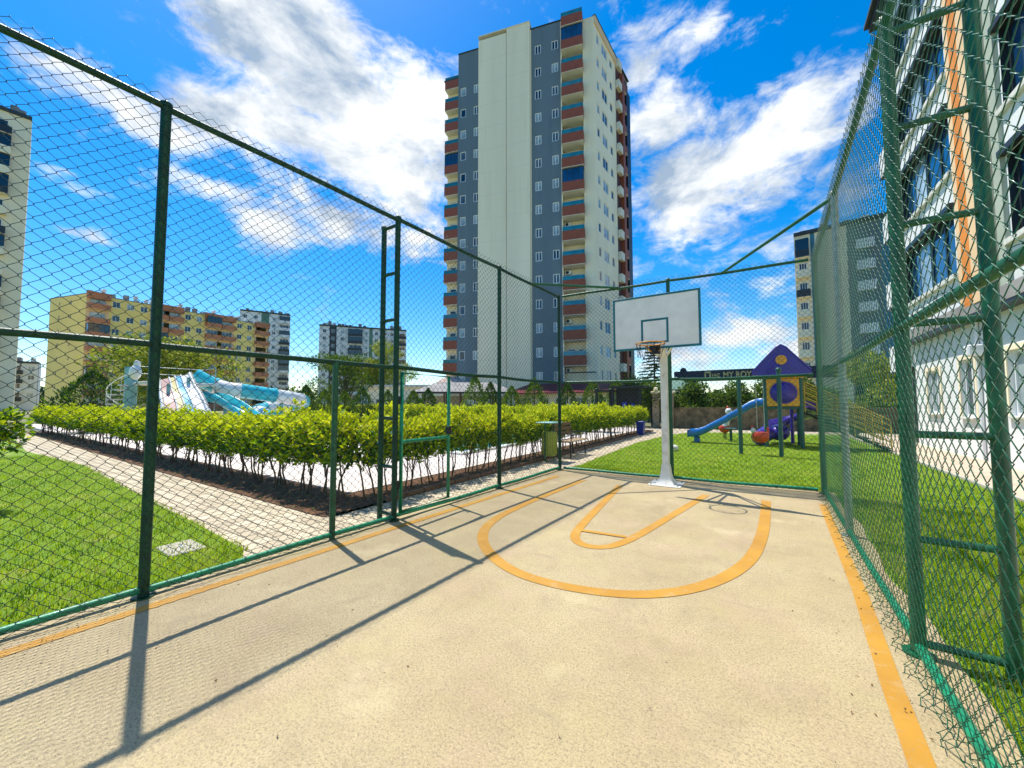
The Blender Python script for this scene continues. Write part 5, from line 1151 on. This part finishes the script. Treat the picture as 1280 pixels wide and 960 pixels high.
# ------------------------------------------------------------------ playground
pt_ = thing('play_tower', (.75, 16.6, 0), 'children\'s play tower with purple gable roof, yellow panel, blue slide and purple spiral slide', 'playground')
X0, X1, Y0, Y1 = .22, 1.22, 16.1, 17.2
for x in (X0, X1):
    for y in (Y0, Y1): cyl_part('post', pt_, (x, y, -.05), (x, y, 2.62), .062, M['play_post'], 12)
mb = MB(); mb.box(X0 - .02, Y0 - .02, 1.30, X1 + .02, Y1 + .02, 1.38, M['play_post'], .01); mb.build('platform', pt_)
mb = MB(); mb.box(X0 + .03, Y0 - .055, 1.40, X1 - .03, Y0 - .005, 2.36, M['play_yellow'], .03); mb.build('front_panel', pt_)
mb = MB(); mb.disc(((X0 + X1) / 2 + .02, Y0 - .056, 1.87), .385, (0, -1, 0), M['purple'], .05, 32); mb.ell(((X0 + X1) / 2 + .02, Y0 - .10, 1.87), .34, .10, .34, M['purple'], 24, 12); mb.build('bubble_window', pt_)
mb = MB(); mb.box(X0 + .05, Y1 - .03, 1.40, X1 - .05, Y1 + .02, 1.95, M['play_yellow'], .02); mb.build('back_panel', pt_)
mb = MB(); mb.box(X1 - .03, Y0 + .1, 1.40, X1 + .02, Y0 + .35, 2.3, M['play_yellow'], .02); mb.box(X1 - .03, Y1 - .35, 1.40, X1 + .02, Y1 - .1, 2.3, M['play_yellow'], .02); mb.build('side_panel', pt_)
# roof: steep gable with thick shell, ridge along y
xl, xr, xc = -.14, 1.50, .70
mb = MB(); pr = [(xl, 2.60), (xl - .02, 2.50), (xc - .25, 2.44), (xc + .25, 2.44), (xr + .02, 2.50), (xr, 2.60), (xr - .30, 2.95), (xc + .14, 3.40), (xc, 3.49), (xc - .14, 3.40), (xl + .30, 2.95)]
vs = [(x, Y0 - .28, z) for x, z in pr] + [(x, Y1 + .28, z) for x, z in pr]; k = len(pr)
mb.add(vs, [tuple(range(k)), tuple(range(2 * k - 1, k - 1, -1))] + [(i, i + k, (i + 1) % k + k, (i + 1) % k) for i in range(k)], M['purple'])
for i in range(5):   # moulded ribs on the roof shell
    y = Y0 - .28 + (Y1 - Y0 + .56) * i / 4; mb.tube([(xl, y, 2.6), (xl + .30, y, 2.96), (xc - .14, y, 3.41), (xc, y, 3.50), (xc + .14, y, 3.41), (xr - .30, y, 2.96), (xr, y, 2.6)], .03, M['purple'], 6)
rf_ = mb.build('roof', pt_)
mb = MB(); mb.disc((xc, Y0 - .285, 2.98), .16, (0, -1, 0), M['play_yellow'], .03, 24)
for k in range(6): w = TAU * k / 6; mb.ell((xc + .08 * math.cos(w), Y0 - .32, 2.98 + .08 * math.sin(w)), .03, .015, .03, M['orange_steel'], 8, 5)
mb.build('roof_badge', rf_)
mb = MB(); mb.box(X0 - .1, Y0 - .22, 2.36, X1 + .12, Y0 - .10, 2.44, M['play_yellow'], .02); mb.build('eaves_trim', pt_)
# blue trough slide
def trough(mb, path, w, mat, d=.16, th=.03):
    path = [Vector(p) for p in path]; n_ = len(path); prof = [(-.5, 1), (-.5, .1), (-.3, -.02), (0, -.06), (.3, -.02), (.5, .1), (.5, 1)]
    outer = [(a * 1 + (.06 if a > .4 else -.06 if a < -.4 else 0), b_ - (.0 if abs(a) > .4 and b_ == 1 else .18)) for a, b_ in prof]; rings = []
    for i, p in enumerate(path):
        t = (path[min(i + 1, n_ - 1)] - path[max(i - 1, 0)]); th_ = Vector((t.x, t.y, 0)).normalized(); sd = Vector((-th_.y, th_.x, 0)); ww = w if not isinstance(w, list) else w[i]
        rings.append([p + sd * a * ww + Vector((0, 0, b_ * d)) for a, b_ in prof] + [p + sd * a * ww + Vector((0, 0, b_ * d)) for a, b_ in reversed(outer)])
    k = len(rings[0]); vs = sum(rings, []); fs = [(i * k + j, i * k + (j + 1) % k, (i + 1) * k + (j + 1) % k, (i + 1) * k + j) for i in range(n_ - 1) for j in range(k)] + [tuple(range(k)), tuple(reversed(range((n_ - 1) * k, n_ * k)))]
    mb.add(vs, fs, mat, True)
mb = MB(); trough(mb, [(.20, 16.55, 1.44), (0, 16.55, 1.44), (-.25, 16.55, 1.34), (-.7, 16.55, 1.04), (-1.3, 16.55, .66), (-1.8, 16.55, .36), (-2.05, 16.55, .27), (-2.35, 16.55, .24)], [.42, .42, .42, .42, .42, .44, .52, .66], M['play_blue'], .24); mb.build('straight_slide', pt_)
mb = MB(); mb.box(-2.15, 16.4, -.03, -1.95, 16.7, .22, M['play_blue'], .03); mb.build('slide_foot', pt_)
# purple spiral slide behind and under the tower
mb = MB(); path = []; c0 = (1.05, 17.75)
for i in range(30): w = -1.2 + 4.9 * i / 29; path.append((c0[0] + .62 * math.cos(w), c0[1] + .62 * math.sin(w), 1.36 - 1.02 * i / 29))
trough(mb, path, .5, M['purple'], .24); mb.build('spiral_slide', pt_)
mb = MB(); mb.ell((.62, 17.3, .42), .34, .42, .30, M['purple'], 18, 12); mb.tube([(.3, 17.1, .42), (.1, 16.9, .30), (-.02, 16.7, .2)], [.28, .26, .27], M['purple'], 14); mb.tube([(1.05, 17.75, 0), (1.05, 17.75, 1.7)], .06, M['purple'], 10); mb.build('tunnel_exit', pt_)
# ramped steps with yellow hand rails going down to the right
mb = MB(); n_ = 9
for i in range(n_): x = X1 + .15 + (3.35 - X1) * i / n_; z = 1.30 - 1.25 * (i + .5) / n_; mb.box(x - .13, 16.25, z - .03, x + .15, 17.05, z, M['dark_metal'], .01)
for y in (16.2, 17.1): mb.tube([(X1, y, 1.25), (3.5, y, -.03)], .035, M['dark_metal'], 8)
mb.build('steps', pt_)
for y in (16.16, 17.14):
    mb = MB()
    for dz2 in (.95, .78, .61, .44, .27): mb.tube([(X1 + .04, y, 1.32 + dz2), (3.4, y, .02 + dz2)], .018, M['yellow_rail'], 8)
    for i in range(6): x = X1 + .1 + (3.3 - X1) * i / 5; z = 1.30 - 1.28 * (x - X1) / (3.4 - X1); mb.tube([(x, y, z - .05), (x, y, z + .95)], .016, M['yellow_rail'], 6)
    mb.build('handrail', pt_)
# swing frame
sf = thing('swing_frame', (0, 13.4, 0), 'green steel swing frame with two upright posts on the lawn before the play tower', 'swing')
cyl_part('post', sf, (-.47, 13.38, -.05), (-.47, 13.38, 2.30), .055, M['play_post'], 12); cyl_part('post', sf, (.52, 13.38, -.05), (.52, 13.38, 2.42), .055, M['play_post'], 12, 1)
cyl_part('top_beam', sf, (-.47, 13.38, 2.24), (.52, 13.38, 2.24), .04, M['play_post'], 12)
mb = MB(); mb.ell((.52, 13.38, 2.47), .075, .075, .07, M['play_post'], 12, 8); mb.build('post_cap', sf)
mb = MB()
for x in (-.05, .13): mb.tube([(x, 13.38, 2.24), (x + .01, 13.38, .78)], .008, M['galv'], 5)
for x in (-.05, .13): mb.tube([(x, 13.2, 2.2), (x, 13.32, .78)], .006, M['galv'], 5)
mb.build('chains', sf)
mb = MB(); mb.tube([(.03, 13.38, .36), (.03, 13.38, .42), (.03, 13.38, .60), (.03, 13.38, .66)], [.12, .20, .22, .19], M['play_red'], 16); mb.ell((-.14, 13.3, .70), .07, .06, .09, M['stone_pale'], 10, 6); mb.tube([(-.17, 13.38, .66), (-.17, 13.38, .84)], .03, M['play_red'], 8); mb.tube([(.22, 13.38, .62), (.22, 13.38, .80)], .03, M['play_red'], 8); mb.box(-.02, 13.3, .26, .08, 13.46, .36, M['dark_metal']); mb.build('bucket_seat', sf)
# spring rider
sr = thing('spring_rider', (-1.22, 18.4, 0), 'small red and white spring rider half hidden behind the blue slide', 'spring rider')
mb = MB(); mb.tube([(-1.22 + .07 * math.cos(w), 18.4 + .07 * math.sin(w), .02 + w / TAU * .06) for w in np.linspace(0, TAU * 4, 60)], .012, M['dark_metal'], 5); mb.build('spring', sr)
mb = MB(); mb.ell((-1.22, 18.4, .45), .22, .16, .20, M['play_red'], 16, 10); mb.tube([(-1.22, 18.4, .5), (-1.10, 18.4, .8), (-1.07, 18.4, 1.0)], [.15, .09, .07], M['slide_white'], 12); mb.build('body', sr)
mb = MB(); mb.ell((-1.05, 18.4, 1.16), .13, .11, .15, M['slide_white'], 14, 9); mb.ell((-1.08, 18.4, 1.32), .05, .05, .08, M['play_red'], 8, 6); mb.build('head', sr)
mb = MB(); mb.tube([(-1.12, 18.2, .85), (-1.12, 18.6, .85)], .015, M['dark_metal'], 6); mb.build('handle', sr)
t_ = thing('stool', (-.95, 17.6, 0), 'low dark green play stool on the lawn behind the blue slide', 'stool'); mb = MB(); mb.tube([(-.95, 17.6, -.02), (-.95, 17.6, .46)], .05, M['play_post'], 8); mb.build('leg', t_); mb = MB(); mb.box(-1.15, 17.45, .461, -.75, 17.75, .52, M['play_post'], .02); mb.build('seat', t_)

# ------------------------------------------------------------------ parked cars
def make_car(loc, rz, label, paint):
    root = thing('parked_car', loc, label, 'car', 'cars parked beyond the wall', rz); mb = MB()
    prof = [(-2.1, .45), (-2.15, .75), (-1.95, .92), (-1.45, .98), (-1.0, 1.38), (-.4, 1.47), (.6, 1.45), (1.15, 1.05), (1.9, .92), (2.12, .75), (2.1, .42)]
    sc_ = lambda z: 1 - .16 * max(0, (z - .95)) / .5
    k = len(prof); vs = []
    for s_ in (-1, 1): vs += [(x, s_ * .86 * sc_(z), z) for x, z in prof]
    vs += [(x, s_ * .80, .28) for s_ in (-1, 1) for x in (-2.0, 2.0)]
    mb.add(vs, [tuple(range(k)), tuple(range(2 * k - 1, k - 1, -1))] + [(i, i + k, i + 1 + k, i + 1) for i in range(k - 1)], paint); mb.box(-2.05, -.84, .25, 2.05, .84, .46, paint, .04); mb.build('body', root, local=True)
    mb = MB()
    for s_ in (-1, 1):
        y = s_ * .835; q = [(-1.25, y, 1.02), (.95, y, 1.02), (.5, y * .93, 1.38), (-.88, y * .93, 1.36)]; q2 = [(a, b_ + s_ * .02, c_) for a, b_, c_ in q]; mb.add(q + q2, [(0, 1, 2, 3), (4, 7, 6, 5), (0, 4, 5, 1), (1, 5, 6, 2), (2, 6, 7, 3), (3, 7, 4, 0)], M['pane_dark'])
    mb.add([(1.14, -.7, 1.07), (1.14, .7, 1.07), (.63, .66, 1.44), (.63, -.66, 1.44)], [(0, 1, 2, 3)], M['pane_dark']); mb.build('windows', root, local=True)
    for x in (-1.3, 1.3):
        for s_ in (-1, 1):
            mb = MB(); mb.tube([(x, s_ * .70, .31), (x, s_ * .88, .31)], .31, M['rubber'], 18); w_ = mb.build('wheel', root, local=True); mb = MB(); mb.tube([(x, s_ * .86, .31), (x, s_ * .895, .31)], .18, M['galv'], 14); link('rim', mb.mesh('rim'), w_)
    for s_ in (-1, 1): mb = MB(); mb.ell((2.06, s_ * .6, .72), .07, .17, .08, M['pane_light'], 10, 6); mb.build('headlight', root, local=True)
    return root
make_car((.4, 33.2, 0), R(12), 'white car parked behind the stone wall, left of the play tower', M['car_white'])
make_car((8.0, 34.5, 0), R(185), 'pale car parked behind the stone wall, seen through the right fence', M['car_white'])

# ------------------------------------------------------------------ water slides
ws = thing('lane_slide', (-22, 6.5, 0), 'wide multi-lane pool slide with faded pink, yellow, blue and white lanes', 'water slide')
T0 = Vector((-23.3, 5.9, 2.62)); T1 = Vector((-23.9, 7.2, 3.0)); B0 = Vector((-20.5, 5.5, .35)); B1 = Vector((-20.2, 7.25, .35))
lan = [('slide_pink', 0, .30), ('slide_yellow', .30, .5), ('slide_blue', .5, .70), ('slide_white', .70, 1.)]
prf = [(0, 0), (.08, -.01), (.2, -.06), (.35, -.02), (.5, -.02), (.65, -.08), (.8, -.10), (.92, -.03), (1., 0)]
for nm, a, b_ in lan:
    mb = MB()
    def row(f_, dz3=0.):
        return [(T0.lerp(T1, f_).lerp(B0.lerp(B1, f_), t) + Vector((0, 0, d * 1.5 + dz3))) for t, d in prf]
    mb.strip(row(a), row(b_), M[nm], True); mb.strip(row(b_, -.08), row(a, -.08), M[nm], True); mb.strip(row(a, -.08), row(a), M[nm]); mb.strip(row(b_), row(b_, -.08), M[nm])
    mb.build('lane', ws)
for f_ in (0., .32, .5, .7, 1.):
    mb = MB(); pts = [p + Vector((0, 0, .04)) for p in row(f_)]
    mb.tube(pts, .07 if f_ in (0., 1.) else .035, M['slide_white'], 8)
    if f_ in (0., 1.): mb.strip([p + Vector((0, 0, .12)) for p in pts], [p + Vector((0, 0, -.30)) for p in pts], M['slide_white']); mb.strip([p + Vector((.03, .05, .12)) for p in pts], [p + Vector((.03, .05, -.30)) for p in pts], M['slide_white'])
    mb.build('lane_divider', ws)
for p in (T0 + Vector((.6, .2, 0)), T1 + Vector((.6, -.2, 0)), B0.lerp(T0, .5), B1.lerp(T1, .5)): cyl_part('support', ws, (p.x, p.y, -.05), (p.x, p.y, p.z - .2), .07, M['column_teal'], 10)
mb = MB(); mb.box(-25.4, 5.4, 2.42, -23.3, 8.3, 2.55, M['stone_pale'], .02); mb.build('platform', ws)
mb = MB(); 
for x, y in ((-25.3, 5.5), (-25.3, 8.2), (-23.6, 8.2)): mb.tube([(x, y, -.05), (x, y, 3.35)], .03, M['galv'], 8)
for z in (3.0, 3.35): mb.tube([(-25.3, 5.5, z), (-25.3, 8.2, z), (-23.6, 8.2, z)], .014, M['galv'], 6)
mb.build('platform_rail', ws)
mb = MB(); mb.ell((-23.75, 5.2, 2.95), .28, .22, .34, M['slide_white'], 12, 8); mb.ell((-23.75, 5.25, 3.35), .13, .13, .16, M['slide_white'], 10, 6); mb.build('finial', ws)
ss = thing('spiral_stair', (-25.2, 4.9, 0), 'pale spiral staircase with a curved rail round a teal column, left of the lane slide', 'staircase')
cx, cy = -25.3, 5.05; cyl_part('column', ss, (cx, cy + .35, -.05), (cx, cy + .35, 3.3), .24, M['column_teal'], 16)
for i in range(11):
    w = 2.2 + i * .33; z = .22 * (i + 1) - .0; w2 = w + .30; r0, r1 = .2, .8; c_ = (cx, cy + .35 - .0)
    mb = MB(); q = [(c_[0] + r * math.cos(a), c_[1] + r * math.sin(a)) for r, a in ((r0, w), (r1, w), (r1, w2), (r0, w2))]; cap(mb, q, z, M['stone_pale'], .07); mb.build('step', ss)
mb = MB(); mb.tube([(cx + .8 * math.cos(2.2 + i * .165), cy + .35 + .8 * math.sin(2.2 + i * .165), .85 + i * .09) for i in range(24)], .022, M['slide_white'], 8)
for i in range(0, 24, 3): w = 2.2 + i * .165; mb.tube([(cx + .8 * math.cos(w), cy + .35 + .8 * math.sin(w), .1 + i * .09), (cx + .8 * math.cos(w), cy + .35 + .8 * math.sin(w), .85 + i * .09)], .012, M['slide_white'], 6)
mb.build('rail', ss)
ts = thing('tube_slide', (-24, 10, 0), 'turquoise and white enclosed tube slide curving down into the pool', 'water slide')
path = [Vector(p) for p in smooth_pts3([(-24.9, 7.7, 3.0), (-24.7, 8.3, 2.65), (-24.3, 8.9, 2.35), (-23.9, 9.8, 2.2), (-23.6, 11.2, 2.0), (-23.5, 12.6, 1.75), (-24.0, 13.9, 1.55), (-25.2, 14.6, 1.35), (-26.4, 13.9, 1.15), (-26.2, 12.5, .98), (-25.0, 11.6, .85), (-23.2, 11.0, .7), (-21.6, 10.6, .55)])] if False else None
def cr(pts, m_=6):
    P = [Vector(p) for p in pts]; P = [P[0] * 2 - P[1]] + P + [P[-1] * 2 - P[-2]]; o_ = []
    for i in range(1, len(P) - 2):
        for k in range(m_): t = k / m_; a, b_, c_, d_ = P[i - 1:i + 3]; o_.append(.5 * ((2 * b_) + (c_ - a) * t + (2 * a - 5 * b_ + 4 * c_ - d_) * t * t + (3 * b_ - a - 3 * c_ + d_) * t ** 3))
    return o_ + [P[-2]]
path = cr([(-24.9, 7.7, 3.0), (-24.6, 8.3, 2.60), (-24.2, 8.9, 2.32), (-23.9, 9.8, 2.2), (-23.7, 11.1, 2.0), (-23.9, 12.4, 1.82), (-24.9, 13.5, 1.62), (-26.3, 13.4, 1.42), (-26.7, 12.1, 1.22), (-25.8, 11.2, 1.08), (-24.0, 10.7, .92), (-22.0, 10.3, .72)])
seg = 8; cols = ['turq', 'slide_white', 'turq', 'slide_white']
for i in range(0, len(path) - 1, seg):
    q = path[i:i + seg + 1]; mb = MB(); mb.tube(q, .40, M[cols[(i // seg) % 2]], 18, caps=i == 0); mb.tube([q[-1] - (q[-1] - q[-2]).normalized() * .06, q[-1] + (q[-1] - q[-2]).normalized() * .06], .44, M[cols[(i // seg) % 2]], 18); mb.build('tube_section', ts)
for i in (14, 26, 40, 52, 62): p = path[min(i, len(path) - 1)]; cyl_part('support', ts, (p.x, p.y, -.05), (p.x, p.y, p.z - .4), .09, M['column_teal'], 10)
hf = thing('open_slide', (-22.4, 8.6, 0), 'short turquoise half-pipe slide below the tube slide', 'water slide')
mb = MB(); trough(mb, [(-23.8, 8.0, 1.75), (-23.2, 8.4, 1.6), (-22.5, 8.7, 1.25), (-21.7, 8.9, .8), (-20.8, 9.0, .45), (-20.1, 9.0, .3)], .8, M['turq'], .4); mb.build('trough', hf)
for x, y, z in ((-23.0, 8.45, 1.4), (-21.6, 8.9, .7)): cyl_part('support', hf, (x, y, -.05), (x, y, z), .07, M['column_teal'], 10)
df = thing('pool_float', (-18.6, 9.2, .0), 'blue dome-shaped pool feature in front of the half-pipe slide', 'pool feature'); mb = MB(); mb.ell((-18.6, 9.2, .35), .65, .5, .5, M['slide_blue'], 18, 10); mb.build('dome', df); mb = MB(); mb.tube([(-18.6 + .62 * math.cos(w), 9.2 + .48 * math.sin(w), .2) for w in np.linspace(0, TAU, 25)[:-1]], .06, M['slide_white'], 8, closed=True); mb.build('rim', df)
